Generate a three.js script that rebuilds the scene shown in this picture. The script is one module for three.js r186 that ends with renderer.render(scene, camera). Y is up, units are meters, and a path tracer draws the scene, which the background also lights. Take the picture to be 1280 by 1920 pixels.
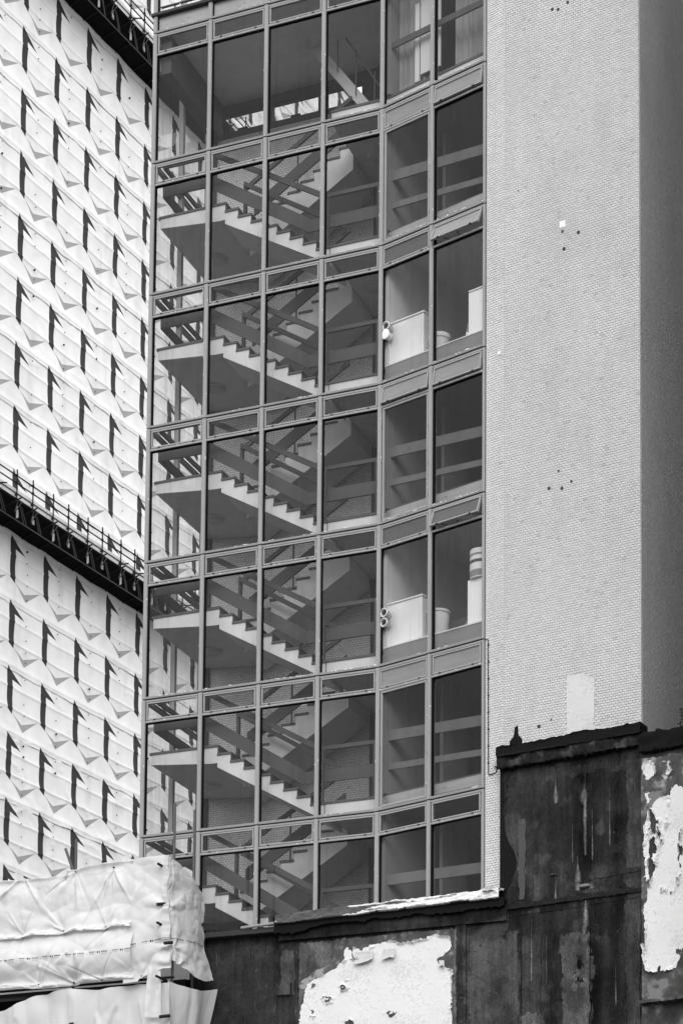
import * as THREE from 'three';
import { mergeGeometries } from 'three/addons/utils/BufferGeometryUtils.js';
import { RoundedBoxGeometry } from 'three/addons/geometries/RoundedBoxGeometry.js';

// ------------------------------------------------------------------ camera, sky, sun, exposure
const scene = new THREE.Scene();
const DEG = Math.PI / 180;
const camera = new THREE.PerspectiveCamera(59.867, 1280 / 4756.275, 0.5, 600);
camera.setViewOffset(1280, 4756.275, 0, 0, 1280, 1920);   // rising-front lens: the frame is the upper part of a taller picture
camera.position.set(19.367, 1.6, 37.124);
camera.rotation.order = 'YXZ';
camera.rotation.set(5.39276 * DEG, 22.17366 * DEG, 0.494815 * DEG);

function h2(x, y, s) { let n = Math.imul(x | 0, 374761393) + Math.imul(y | 0, 668265263) + Math.imul(s | 0, 2246822519); n = Math.imul(n ^ (n >>> 13), 1274126177); n ^= n >>> 16; return (n >>> 0) / 4294967296; }
function vn(x, y, s = 0) { const xi = Math.floor(x), yi = Math.floor(y); let fx = x - xi, fy = y - yi; fx = fx * fx * (3 - 2 * fx); fy = fy * fy * (3 - 2 * fy);
  const a = h2(xi, yi, s), b = h2(xi + 1, yi, s), c = h2(xi, yi + 1, s), d = h2(xi + 1, yi + 1, s); return a + (b - a) * fx + (c - a) * fy + (a - b - c + d) * fx * fy; }
function fbm(x, y, s = 0, o = 4) { let v = 0, a = 0.5, t = 0; for (let i = 0; i < o; i++) { v += a * vn(x, y, s + i * 17); t += a; a *= 0.5; x = x * 2.03 + 11.3; y = y * 2.03 + 5.7; } return v / t; }
const fold2 = (x, y, s) => Math.abs(2 * vn(x, y, s) - 1) + 0.45 * Math.abs(2 * vn(x * 2.3 + 7, y * 2.3, s + 1) - 1);
const ridge = (x, y, s) => Math.pow(1 - Math.abs(2 * fbm(x, y, s, 2) - 1), 9);
function rng(seed) { let s = seed | 0; return () => { s = (s + 0x6d2b79f5) | 0; let t = Math.imul(s ^ (s >>> 15), 1 | s); t = (t + Math.imul(t ^ (t >>> 7), 61 | t)) ^ t; return ((t ^ (t >>> 14)) >>> 0) / 4294967296; }; }
const sstep = (a, b, x) => { const t = Math.min(1, Math.max(0, (x - a) / (b - a))); return t * t * (3 - 2 * t); };
const lerp = (a, b, t) => a + (b - a) * t;

{ // overcast sky: brighter towards the zenith, soft cloud mottling
  const W = 256, H = 128, data = new Float32Array(W * H * 4);
  for (let j = 0; j < H; j++) for (let i = 0; i < W; i++) {
    const el = (j / (H - 1) - 0.5) * Math.PI, s = Math.sin(el);
    let L = s > 0 ? 2.1 * (1 + 0.35 * s) / 1.35 : 0.35;
    if (s > 0) { const az = i / W * Math.PI * 2; L *= 0.92 + 0.16 * fbm(3 + 2.2 * Math.cos(az) * Math.cos(el), 3 + 2.2 * Math.sin(az) * Math.cos(el), 5, 4); }
    const k = (j * W + i) * 4; data[k] = data[k + 1] = data[k + 2] = L; data[k + 3] = 1;
  }
  const t = new THREE.DataTexture(data, W, H, THREE.RGBAFormat, THREE.FloatType);
  t.mapping = THREE.EquirectangularReflectionMapping; t.magFilter = t.minFilter = THREE.LinearFilter; t.wrapS = THREE.RepeatWrapping; t.needsUpdate = true;
  scene.background = t; scene.environment = t;
}
const sun = new THREE.DirectionalLight(0xffffff, 1.1);
sun.position.set(28, 54, 62); sun.target.position.set(2, 18, -4); scene.add(sun, sun.target);
sun.castShadow = true; sun.shadow.radius = 45; sun.shadow.mapSize.set(2048, 2048);
Object.assign(sun.shadow.camera, { left: -40, right: 40, top: 40, bottom: -40, near: 1, far: 160 });
const renderer = new THREE.WebGLRenderer({ antialias: true });
renderer.toneMapping = THREE.LinearToneMapping; renderer.toneMappingExposure = 1.04;
renderer.shadowMap.enabled = true;

// ------------------------------------------------------------------ dimensions (metres; origin at the foot of the leftmost mullion, x along the stair glazing, z towards the street)
const BAY = 1.22037, BAY2 = 1.18751, STOREY = 2.75, G0 = 13.85836;
const T = (k) => G0 + STOREY * k;                 // floor line k of the glazing: 0 lowest full line in view, 6 the top one
const WA = 15.8589 * DEG, TA = 8.8 * DEG, SA = 5.85357 * DEG;
const frame = (o, a) => new THREE.Matrix4().makeRotationY(a).setPosition(...o);
const MI = new THREE.Matrix4();
const M4 = [4 * BAY, 0, 0];
const MW = frame(M4, -WA);                        // turned glazing: local x along it, z outwards
const P6 = [7.579, 0, 0.766];
const MT = frame(P6, -TA);                        // tiled gable wall
const RC = [10.182, 0, 1.169];                    // its right-hand corner
const ws = (t, off) => [M4[0] + t * Math.cos(WA) - off * Math.sin(WA), t * Math.sin(WA) + off * Math.cos(WA)];

// ------------------------------------------------------------------ builders
const taken = {};
function numbered(n) { taken[n] = (taken[n] ?? -1) + 1; return taken[n] ? n + '_' + String(taken[n]).padStart(3, '0') : n; }
function thing(name, label, category, group, pos = [0, 0, 0], ry = 0) {
  const g = new THREE.Group(); g.name = numbered(name); g.position.set(...pos); g.rotation.y = ry; g.userData = { label, category };
  if (group) g.userData.group = group; if (category === 'wall') g.userData.kind = 'thing'; scene.add(g); return g;
}
function part(parent, name, geo, mat, mtx, extra) {
  const m = new THREE.Mesh(geo, mat); m.name = name; if (mtx) m.applyMatrix4(mtx); m.castShadow = m.receiveShadow = true;
  if (extra) Object.assign(m.userData, extra); parent.add(m); return m;
}
const STUFF = { kind: 'stuff' };
const box = (x0, x1, y0, y1, z0, z1) => new THREE.BoxGeometry(x1 - x0, y1 - y0, z1 - z0).translate((x0 + x1) / 2, (y0 + y1) / 2, (z0 + z1) / 2);
function cbox(x0, x1, y0, y1, z0, z1, r = 0.006) { return new RoundedBoxGeometry(x1 - x0, y1 - y0, z1 - z0, 1, r).translate((x0 + x1) / 2, (y0 + y1) / 2, (z0 + z1) / 2); }
const merge = (l) => mergeGeometries(l.map((g) => { const q = g.index ? g.toNonIndexed() : g; for (const k of Object.keys(q.attributes)) if (!['position', 'normal', 'uv'].includes(k)) q.deleteAttribute(k); return q; }));
function poly(pts, z0, z1) { const s = new THREE.Shape(pts.map((p) => new THREE.Vector2(...p))); return new THREE.ExtrudeGeometry(s, { depth: z1 - z0, bevelEnabled: false }).translate(0, 0, z0); }
function slab(pts, y0, y1) { // plan polygon [x,z] extruded upwards
  const s = new THREE.Shape(pts.map(([x, z]) => new THREE.Vector2(x, -z))); return new THREE.ExtrudeGeometry(s, { depth: y1 - y0, bevelEnabled: false }).rotateX(-Math.PI / 2).translate(0, y0, 0);
}
function tube(a, b, r = 0.024, n = 7) { const A = new THREE.Vector3(...a), B = new THREE.Vector3(...b), d = B.clone().sub(A), L = d.length();
  return new THREE.CylinderGeometry(r, r, L, n).applyQuaternion(new THREE.Quaternion().setFromUnitVectors(new THREE.Vector3(0, 1, 0), d.normalize())).translate((A.x + B.x) / 2, (A.y + B.y) / 2, (A.z + B.z) / 2); }
function bar(a, b, hgt, thk) { // sloping flat board in an x-y plane from a to b (centre line), vertical height hgt, thickness thk in z
  return poly([[a[0], a[1] - hgt / 2], [b[0], b[1] - hgt / 2], [b[0], b[1] + hgt / 2], [a[0], a[1] + hgt / 2]], a[2] - thk / 2, a[2] + thk / 2); }
function gridSurf(nu, nv, f) { // open surface from a function (i/nu, j/nv) -> {p, uv, c}
  const pos = [], uv = [], col = [], idx = []; let hasC = false;
  for (let j = 0; j <= nv; j++) for (let i = 0; i <= nu; i++) { const r = f(i / nu, j / nv, i, j); pos.push(...r.p); uv.push(...(r.uv || [i / nu, j / nv])); if (r.c !== undefined) { hasC = true; col.push(r.c, r.c, r.c); } }
  for (let j = 0; j < nv; j++) for (let i = 0; i < nu; i++) { const a = j * (nu + 1) + i, b = a + 1, c = a + nu + 1, d = c + 1; idx.push(a, b, d, a, d, c); }
  const g = new THREE.BufferGeometry(); g.setAttribute('position', new THREE.Float32BufferAttribute(pos, 3)); g.setAttribute('uv', new THREE.Float32BufferAttribute(uv, 2));
  if (hasC) g.setAttribute('color', new THREE.Float32BufferAttribute(col, 3)); g.setIndex(idx); g.computeVertexNormals(); return g;
}
// a thin ragged coat (paint, plaster, bitumen) on a wall: marching squares of field(u, v) > 0, thickness th, edges lifted by curl
function coat(u0, u1, v0, v1, cell, field, th = 0.008, curl = 0, uvm = 1) {
  const nu = Math.round((u1 - u0) / cell), nv = Math.round((v1 - v0) / cell), F = [];
  for (let j = 0; j <= nv; j++) for (let i = 0; i <= nu; i++) F.push(i === 0 || j === 0 || i === nu || j === nv ? Math.min(-0.001, field(u0 + i * cell, v0 + j * cell)) : field(u0 + i * cell, v0 + j * cell));
  const pos = [], uv = [];
  const zz = (u, v, f) => th + (curl ? curl * Math.max(0, 1 - Math.abs(f) / 0.05) * sstep(0.42, 0.75, vn(u * 6, v * 6, 91)) : 0) + 0.0022 * (vn(u * 22, v * 22, 17) - 0.5);
  const tri = (a, b, c) => { for (const p of [a, b, c]) { pos.push(p[0], p[1], p[2]); uv.push(p[0] * uvm, p[1] * uvm); } };
  for (let j = 0; j < nv; j++) for (let i = 0; i < nu; i++) {
    const c = [[i, j], [i + 1, j], [i + 1, j + 1], [i, j + 1]].map(([a, b]) => ({ u: u0 + a * cell, v: v0 + b * cell, f: F[b * (nu + 1) + a] }));
    if (c.every((q) => q.f <= 0)) continue;
    const out = [];
    for (let e = 0; e < 4; e++) { const A = c[e], B = c[(e + 1) % 4]; if (A.f > 0) out.push([A.u, A.v, zz(A.u, A.v, A.f), 0]);
      if ((A.f > 0) !== (B.f > 0)) { const t = A.f / (A.f - B.f), u = lerp(A.u, B.u, t), v = lerp(A.v, B.v, t); out.push([u, v, zz(u, v, 0), 1]); } }
    for (let k = 1; k + 1 < out.length; k++) tri(out[0], out[k], out[k + 1]);
    for (let k = 0; k < out.length; k++) { const a = out[k], b = out[(k + 1) % out.length]; if (a[3] && b[3]) { const a0 = [a[0], a[1], -0.004], b0 = [b[0], b[1], -0.004]; tri(a, a0, b0); tri(a, b0, b); } }
  }
  const g = new THREE.BufferGeometry(); g.setAttribute('position', new THREE.Float32BufferAttribute(pos, 3)); g.setAttribute('uv', new THREE.Float32BufferAttribute(uv, 2)); g.computeVertexNormals(); return g;
}
function inside(pts, u, v) { // signed distance to a polygon, positive inside
  let d = 1e9, s = false;
  for (let i = 0, j = pts.length - 1; i < pts.length; j = i++) { const [x1, y1] = pts[j], [x2, y2] = pts[i]; const ex = x2 - x1, ey = y2 - y1, t = Math.min(1, Math.max(0, ((u - x1) * ex + (v - y1) * ey) / (ex * ex + ey * ey)));
    d = Math.min(d, Math.hypot(u - x1 - t * ex, v - y1 - t * ey)); if ((y1 > v) !== (y2 > v) && u < (x2 - x1) * (v - y1) / (y2 - y1) + x1) s = !s; }
  return s ? d : -d;
}

// ------------------------------------------------------------------ materials (greys: the photograph is black and white)
const grey = (v) => new THREE.Color().setRGB(v, v, v);
const mat = (v, rough = 0.7, o = {}) => new THREE.MeshPhysicalMaterial({ color: grey(v), roughness: rough, specularIntensity: rough >= 0.6 ? 0.12 : 0.4, side: THREE.DoubleSide, ...o });
function dataTex(w, h, f, srgb = true) { // f(u,v) -> linear grey 0..1, row 0 at v = 0
  const d = new Uint8Array(w * h * 4);
  for (let j = 0; j < h; j++) for (let i = 0; i < w; i++) { let v = Math.min(1, Math.max(0, f(i / w, j / h))); if (srgb) v = v <= 0.0031308 ? v * 12.92 : 1.055 * Math.pow(v, 1 / 2.4) - 0.055; const k = (j * w + i) * 4; d[k] = d[k + 1] = d[k + 2] = Math.round(v * 255); d[k + 3] = 255; }
  const t = new THREE.DataTexture(d, w, h); t.magFilter = THREE.LinearFilter; t.minFilter = THREE.LinearMipmapLinearFilter; t.generateMipmaps = true; t.wrapS = t.wrapT = THREE.RepeatWrapping; if (srgb) t.colorSpace = THREE.SRGBColorSpace; t.needsUpdate = true; return t;
}
// seamless mottling used over plain surfaces
const per = (u, v, n, s) => { const a = u * n, b = v * n, xi = Math.floor(a), yi = Math.floor(b); let fx = a - xi, fy = b - yi; fx = fx * fx * (3 - 2 * fx); fy = fy * fy * (3 - 2 * fy); const q = (x, y) => h2(((x % n) + n) % n, ((y % n) + n) % n, s); return lerp(lerp(q(xi, yi), q(xi + 1, yi), fx), lerp(q(xi, yi + 1), q(xi + 1, yi + 1), fx), fy); };
const pfbm = (u, v, n, s, o = 4) => { let r = 0, a = 0.5, t = 0; for (let i = 0; i < o; i++) { r += a * per(u, v, n << i, s + i); t += a; a *= 0.55; } return r / t; };
const mottle = dataTex(256, 256, (u, v) => 0.80 + 0.20 * pfbm(u, v, 4, 3, 5));
const metalGrime = dataTex(256, 256, (u, v) => 0.72 + 0.26 * pfbm(u, v, 3, 8, 5) - 0.35 * sstep(0.70, 0.82, pfbm(u, v, 12, 31, 3)));
const paintMap = dataTex(512, 512, (u, v) => 0.86 + 0.14 * pfbm(u, v, 3, 40, 6) - 0.4 * sstep(0.80, 0.86, pfbm(u, v, 24, 46, 2)) * sstep(0.5, 0.65, pfbm(u, v, 3, 48, 3)) - 0.12 * sstep(0.55, 0.8, per(u, v, 40, 47) * pfbm(u, v, 3, 49, 3) * 1.9));
const glassDirt = dataTex(256, 256, (u, v) => 0.55 + 0.35 * pfbm(u, v, 2, 61, 4) + 0.22 * (pfbm(u * 0.25, v, 16, 66, 3) - 0.5));
const M = {
  frame: mat(0.36, 0.55, { map: metalGrime }), frameDark: mat(0.055, 0.6), sill: mat(0.30, 0.7, { map: metalGrime }),
  white: mat(0.72, 0.6, { map: mottle }), tread: mat(0.12, 0.6, { map: mottle }), board: mat(0.10, 0.6, { map: mottle }), paleBoard: mat(0.19, 0.6, { map: metalGrime }),
  wallDark: mat(0.10, 0.9, { map: mottle }), wallMid: mat(0.26, 0.9, { map: mottle }), wallPale: mat(0.74, 0.8, { map: mottle }), grout: mat(0.44, 0.95),
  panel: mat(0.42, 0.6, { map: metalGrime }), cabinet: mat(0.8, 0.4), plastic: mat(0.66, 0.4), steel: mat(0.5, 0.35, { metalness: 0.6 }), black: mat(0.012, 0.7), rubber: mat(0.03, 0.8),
  tubeSteel: mat(0.10, 0.55), tubeDark: mat(0.02, 0.6), deckBoard: mat(0.03, 0.9, { map: mottle }), toeBoard: mat(0.66, 0.8, { map: metalGrime }),
  fleck: mat(0.8, 0.8), bitumen: mat(0.010, 0.8), weed: mat(0.03, 0.9), asphalt: mat(0.06, 0.95, { map: mottle }), lampGlass: mat(0.5, 0.3), brightLamp: mat(0.85, 0.25), curtain: mat(0.3, 0.9), linen: mat(0.62, 0.9),
};
const smear = dataTex(512, 512, (u, v) => 0.90 + 0.12 * pfbm(u, v, 3, 161, 5) - 0.10 * sstep(0.55, 0.8, pfbm(u, v * 0.5, 6, 171, 4)) - 0.10 * sstep(0.62, 0.85, per(u, 0.31, 40, 181) * (0.6 + 0.8 * pfbm(u, v, 4, 183, 3))));
const glasses = [0, 1, 2, 3, 4].map((i) => { const t = smear.clone(); t.repeat.set(0.4, 0.7); t.offset.set(i * 0.37, i * 0.23); t.needsUpdate = true; return new THREE.MeshPhysicalMaterial({ color: grey(0.88), map: t, roughness: 0, transmission: 1, thickness: 0, ior: 1.27, side: THREE.DoubleSide }); });
let gi = 0; const nextGlass = () => glasses[(gi = (gi * 7 + 3) % 11) % 5];
const dusty = new THREE.MeshPhysicalMaterial({ color: grey(0.58), map: glassDirt, roughness: 0.8, transmission: 0.5, thickness: 0, ior: 1.4, side: THREE.DoubleSide });
const dim = new THREE.MeshPhysicalMaterial({ color: grey(0.22), map: glassDirt, roughness: 0.5, transmission: 0.45, thickness: 0, ior: 1.3, side: THREE.DoubleSide });
const tileMat = new THREE.MeshStandardMaterial({ color: grey(1), vertexColors: true, roughness: 0.45, side: THREE.DoubleSide });

// ------------------------------------------------------------------ ground
const ground = new THREE.Mesh(new THREE.PlaneGeometry(500, 500).rotateX(-Math.PI / 2), M.asphalt); ground.name = 'ground'; ground.userData.kind = 'structure'; ground.receiveShadow = true; scene.add(ground);

// ------------------------------------------------------------------ ceramic tiles, laid in running bond and joined into one facing
function tiling(u0, u1, v0, v1, seed, base = 0.6, skip) {
  const R = rng(seed), PW = 0.0705, PH = 0.0455, J = 0.005, pos = [], nor = [], col = [];
  const quad = (a, b, c, d, n, k) => { for (const p of [a, b, c, a, c, d]) { pos.push(...p); nor.push(...n); col.push(k, k, k); } };
  const rows = Math.floor((v1 - v0) / PH);
  for (let j = 0; j < rows; j++) {
    const y0 = v0 + j * PH, y1 = y0 + PH - J; let x = u0 - (j % 2 ? PW / 2 : 0);
    for (; x < u1; x += PW) {
      const a = Math.max(u0, x), b = Math.min(u1, x + PW - J); if (b - a < 0.008) continue;
      const mx = (a + b) / 2, my = (y0 + y1) / 2; if (skip && skip(mx, my)) { R(); R(); R(); continue; }
      const k = base * (0.93 + 0.14 * R()) * (0.90 + 0.16 * fbm(mx * 0.9, my * 0.5, seed, 4)) * (0.955 + 0.09 * fbm(mx * 7, my * 0.16, seed + 5, 4)) * (1 - 0.05 * sstep(0.6, 0.72, fbm(mx * 2.1, my * 1.4, seed + 9, 4))) * (R() < 0.012 ? 0.8 : 1), z = 0.005 + 0.0025 * R(), tl = (R() - 0.5) * 0.0024, e = 0.003;
      const A = [a, y0, 0], B = [b, y0, 0], C = [b, y1, 0], D = [a, y1, 0], p = [a + e, y0 + e, z - tl], q = [b - e, y0 + e, z - tl], r = [b - e, y1 - e, z + tl], s = [a + e, y1 - e, z + tl];
      quad(p, q, r, s, [0, -tl * 25 * 0.5, 1], k); quad(A, B, q, p, [0, -0.92, 0.4], k); quad(s, r, C, D, [0, 0.92, 0.4], k); quad(A, p, s, D, [-0.92, 0, 0.4], k); quad(q, B, C, r, [0.92, 0, 0.4], k);
    }
  }
  const g = new THREE.BufferGeometry(); g.setAttribute('position', new THREE.Float32BufferAttribute(pos, 3)); g.setAttribute('normal', new THREE.Float32BufferAttribute(nor, 3)); g.setAttribute('color', new THREE.Float32BufferAttribute(col, 3)); return g;
}

// ------------------------------------------------------------------ the stair tower
const tower = thing('stair_tower', 'tall tiled office building with a dirty glazed staircase on its left side', 'building');
const TOP = T(6) + 0.62, BOT = 11.2;
{ // solid walls and their tile facings
  const wS = ws(2.40, 0), wE = ws(2.804, 0), wB = ws(2.40, -3.1);
  part(tower, 'gable_wall', slab([wS, wE, [RC[0], RC[2]], [RC[0] + 0.12, -6], [wB[0], -6], wB], 0, TOP + 1), M.grout);
  const hole = (cx, cy, r) => (u, v) => Math.hypot(u - cx, v - cy) < r;
  const lost = [[1.236, 15.58], [1.5, 15.6], [1.745, 15.47], [1.74, 14.9], [1.72, 14.62], [1.95, 14.56], [2.05, 14.5], [1.9, 14.3], [1.24, 14.3]];
  const lost2 = [[0.1, 14.42], [0.12, 14.62], [0.19, 14.68], [0.22, 14.86], [0.27, 14.88], [0.29, 14.7], [0.36, 14.62], [0.36, 14.4]];
  part(tower, 'gable_tiles', tiling(0.0, 2.634, 13.9, TOP + 1, 11, 0.57, (u, v) => inside(lost, u, v) > -0.02 + 0.05 * (vn(u * 14, v * 14, 4) - 0.5) || inside(lost2, u, v) > 0), tileMat, MT.clone().multiply(new THREE.Matrix4().makeTranslation(0, 0, 0.002)), STUFF);
  part(tower, 'gable_tiles', tiling(2.415, 2.80, 11.6, TOP + 1, 12, 0.62), tileMat, MW.clone().multiply(new THREE.Matrix4().makeTranslation(0, 0, 0.002)), STUFF);
  const MR = frame([RC[0], 0, RC[2]], Math.PI / 2 - 1.13 * DEG);
  part(tower, 'gable_tiles', tiling(0.0, 3.4, 13.6, TOP + 1, 13, 0.57), tileMat, MR.clone().multiply(new THREE.Matrix4().makeTranslation(0, 0, 0.006)), STUFF);
  // bare render where tiles have fallen, dark old bitumen patch
  part(tower, 'bare_render', coat(1.1, 2.2, 14.25, 15.7, 0.02, (u, v) => inside(lost, u, v) + 0.012 + 0.02 * (vn(u * 18, v * 18, 9) - 0.5), 0.007), mat(0.66, 0.9, { map: paintMap }), MT);
  part(tower, 'bitumen_patch', coat(0.05, 0.45, 14.35, 14.95, 0.012, (u, v) => inside(lost2, u, v) + 0.012 * (vn(u * 40, v * 40, 9) - 0.5), 0.012), M.bitumen, MT);
  const dot = (u, v, r) => new THREE.CylinderGeometry(r, r, 0.03, 14).rotateX(Math.PI / 2).translate(u, v, 0.004);
  for (const [u, v, r] of [[0.954, 28.117, 0.026], [1.071, 28.075, 0.026], [1.262, 28.14, 0.026], [1.466, 23.714, 0.03], [1.184, 23.487, 0.03], [0.888, 19.104, 0.028], [1.138, 19.047, 0.028], [1.324, 19.131, 0.022], [1.076, 19.385, 0.018], [0.689, 14.792, 0.03], [0.93, 14.87, 0.014], [2.0, 14.52, 0.024], [0.28, 24.86, 0.012]])
    part(tower, 'drilled_hole', dot(u, v, r), M.frameDark, MT);
  part(tower, 'repair_patch', box(1.1, 1.21, 23.9, 24.02, 0, 0.018), mat(0.85, 0.7), MT);
  part(tower, 'repair_patch', box(1.13, 1.175, 23.8, 23.845, 0, 0.018), mat(0.10, 0.7), MT);
  part(tower, 'repair_patch', box(2.66, 2.72, 21.86, 21.92, 0, 0.018), mat(0.85, 0.7), MW);
  // cable clipped down the tiled strip to a small box
  const cp = [[2.396, 16.597], [2.45, 16.59], [2.468, 16.54], [2.484, 14.139], [2.49, 14.09], [2.52, 14.075], [2.64, 14.095], [2.66, 14.14], [2.664, 14.2]].map(([a, b]) => new THREE.Vector3(a, b, 0.022));
  const cable = part(tower, 'cable', new THREE.TubeGeometry(new THREE.CatmullRomCurve3(cp, false, 'catmullrom', 0.1), 80, 0.008, 5), M.rubber, MW);
  for (let y = 14.3; y < 16.5; y += 0.31) part(cable, 'cable_clip', box(2.464, 2.494, y, y + 0.014, 0, 0.03), M.rubber);
  part(tower, 'junction_box', cbox(2.625, 2.705, 14.19, 14.29, 0, 0.07, 0.008), mat(0.45, 0.6), MW);
}
part(tower, 'tower_base', box(-0.05, 4.9, 0, 10.9, -2.7, -0.08), M.wallDark);
// ---- glazing bars
const bays = []; for (let b = 0; b < 4; b++) bays.push({ m: MI, x0: b * BAY, x1: (b + 1) * BAY }); for (let b = 0; b < 2; b++) bays.push({ m: MW, x0: b * BAY2, x1: (b + 1) * BAY2 });
const mul = [0, 1, 2, 3, 4].map((i) => ({ m: MI, x: i * BAY })).concat([{ m: MW, x: BAY2 }, { m: MW, x: 2 * BAY2 }]);
const flecks = [], RF = rng(77);
{
  const mw = 0.043;
  const mulGeo = merge([cbox(-mw, mw, 0.012, STOREY - 0.012, -0.09, 0.05), box(-mw + 0.012, mw - 0.012, 0.012, STOREY - 0.012, 0.049, 0.058)]);
  const shadeStripGeo = box(mw - 0.002, mw + 0.014, 0.06, STOREY - 0.02, -0.05, 0.026);  // black strip that paints in the shade on the mullion's right flank
  for (let k = -1; k < 7; k++) mul.forEach((q, i) => { const y = T(k); if (i === 6) { part(tower, 'mullion', cbox(-0.04, 0.012, 0.01, STOREY - 0.01, -0.09, 0.03), M.frame, q.m.clone().multiply(new THREE.Matrix4().makeTranslation(q.x, y, 0))); return; }
    const mm = part(tower, 'mullion', mulGeo, M.frame, q.m.clone().multiply(new THREE.Matrix4().makeTranslation(q.x, y, 0))); part(mm, 'shade_strip', shadeStripGeo, M.black); });
  const open = { '5_5': 9, '5_4': 23, '4_3': 10, '5_3': 8, '5_2': 20 };
  const casement = { '4_4': 1, '4_2': 1, '4_0': 1 };
  const ventPane = { '4_5': dusty, '5_5': dusty, '4_4': dim, '5_4': dusty, '4_3': dusty, '5_3': dusty, '4_2': dim, '5_2': dim, '4_1': dusty, '5_1': dusty };
  for (let k = -1; k <= 6; k++) bays.forEach((q, b) => {
    const y = T(k), x0 = q.x0 + mw, x1 = q.x1 - (b === 5 ? 0.04 : mw), L = x1 - x0, key = b + '_' + k, at = (x, yy, z) => q.m.clone().multiply(new THREE.Matrix4().makeTranslation(x, yy, z));
    // floor line: sill bar over head bar with a black joint between
    const tr = part(tower, 'transom', merge([cbox(0, L, 0.006, 0.052, -0.07, 0.05), box(0, L, 0.040, 0.06, -0.07, 0.03)]), M.sill, at(x0, y, 0));
    part(tr, 'head_bar', cbox(0, L, -0.052, -0.012, -0.07, 0.032), M.frame);
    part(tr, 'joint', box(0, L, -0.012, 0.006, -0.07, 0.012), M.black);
    const lt = part(tower, 'transom', cbox(0, L, -0.467, -0.424, -0.06, 0.034), M.frame, at(x0, y, 0)); part(lt, 'shade_strip', box(0.01, L - 0.01, -0.479, -0.466, -0.05, 0.012), M.black);  // black strip under the lower bar, painted shade of its underside
    // hinged vent
    const g = 0.016, vw = L - 2 * g, vh = 0.355, fw = 0.03;
    const hinge = at(x0 + g, y - 0.06, 0.012); if (open[key]) hinge.multiply(new THREE.Matrix4().makeRotationX(-open[key] * DEG));
    const vent = part(tower, 'vent_window', merge([cbox(0, vw, -fw, 0, -0.022, 0.022, 0.004), cbox(0, vw, -vh, -vh + fw, -0.022, 0.022, 0.004), cbox(0, fw, -vh + fw, -fw, -0.022, 0.022, 0.004), cbox(vw - fw, vw, -vh + fw, -fw, -0.022, 0.022, 0.004)]), M.frame, hinge);
    part(vent, 'pane', new THREE.PlaneGeometry(vw - 2 * fw, vh - 2 * fw).translate(vw / 2, -vh / 2, 0), ventPane[key] || nextGlass());
    for (const s of [0.16, 0.84]) part(vent, 'hinge_block', cbox(s * vw - 0.022, s * vw + 0.022, -vh - 0.012, -vh + 0.012, 0.008, 0.034, 0.003), M.frameDark);
    part(tower, 'vent_rebate', merge([box(0, g, -0.424, -0.052, -0.06, -0.03), box(L - g, L, -0.424, -0.052, -0.06, -0.03), box(0, L, -0.424, -0.416, -0.06, 0.0)]), M.frameDark, at(x0, y, 0));
    if (open[key]) { const a = open[key] * DEG; part(tower, 'stay_arm', tube([vw * 0.5, -0.36, -0.03], [vw * 0.55, -vh * Math.cos(a) - 0.05, vh * Math.sin(a)], 0.009), M.frameDark, at(x0 + g, y - 0.03, 0)); part(tower, 'stay_arm', tube([vw * 0.28, -0.36, -0.03], [vw * 0.25, -vh * Math.cos(a) - 0.05, vh * Math.sin(a)], 0.007), M.frameDark, at(x0 + g, y - 0.03, 0)); }
    // large pane of the storey below
    const ph = STOREY - 0.467 - 0.06;
    if (k > -1) {
      if (casement[b + '_' + (k - 1)]) {
        const c = part(tower, 'casement', merge([cbox(0.02, L - 0.02, -0.045, -0.006, -0.03, 0.026), cbox(0.02, L - 0.02, -ph + 0.008, -ph + 0.05, -0.03, 0.026), cbox(0.02, 0.062, -ph + 0.05, -0.045, -0.03, 0.026), cbox(L - 0.062, L - 0.02, -ph + 0.05, -0.045, -0.03, 0.026)]), M.frame, at(x0, y - 0.467, 0));
        part(c, 'pane', new THREE.PlaneGeometry(L - 0.12, ph - 0.09).translate(L / 2, -ph / 2, -0.005), nextGlass());
        for (const s of [0.3, 0.62, 0.9]) { part(c, 'hinge', cbox(L - 0.022, L + 0.0, -ph * s - 0.03, -ph * s + 0.03, 0.0, 0.032, 0.003), M.frameDark); part(c, 'hinge', cbox(0.0, 0.022, -ph * s - 0.03 + 0.3, -ph * s + 0.33, 0.0, 0.032, 0.003), M.frameDark); }
      } else part(tower, 'pane', new THREE.PlaneGeometry(L, ph).translate(L / 2, -ph / 2, -0.02), nextGlass(), at(x0, y - 0.467, 0));
    }
    // flakes of old paint and droppings lying on the sill bar
    const n = 5 + Math.floor(RF() * 16);
    for (let i = 0; i < n; i++) { const c = RF() * L, run = RF(); if (fbm(c * 3 + b * 7, k * 5, 4, 2) < 0.47) continue; const w = 0.008 + 0.03 * RF() * run, hh = 0.006 + 0.008 * RF(); flecks.push(box(-w, w, 0, hh, -hh, 0.004).rotateZ((RF() - 0.5) * 0.5).translate(c, 0.052 - RF() * 0.02, 0.05).applyMatrix4(at(x0, y, 0))); }
    for (let i = 0; i < 3; i++) { const c = RF() * L, w = 0.005 + 0.012 * RF(); flecks.push(box(-w, w, 0, 0.012, 0, 0.004).translate(c, -0.445, 0.034).applyMatrix4(at(x0, y, 0))); }
  });
  mul.forEach((q, i) => { if (i < 6) for (let j = 0; j < 26; j++) { const w = 0.004 + 0.006 * RF(), hh = 0.01 + 0.03 * RF(); flecks.push(box(-w, w, 0, hh, 0, 0.004).translate(q.x + (RF() < 0.5 ? -1 : 1) * 0.034, T(-1) + RF() * 19, 0.049).applyMatrix4(q.m)); } });
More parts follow.
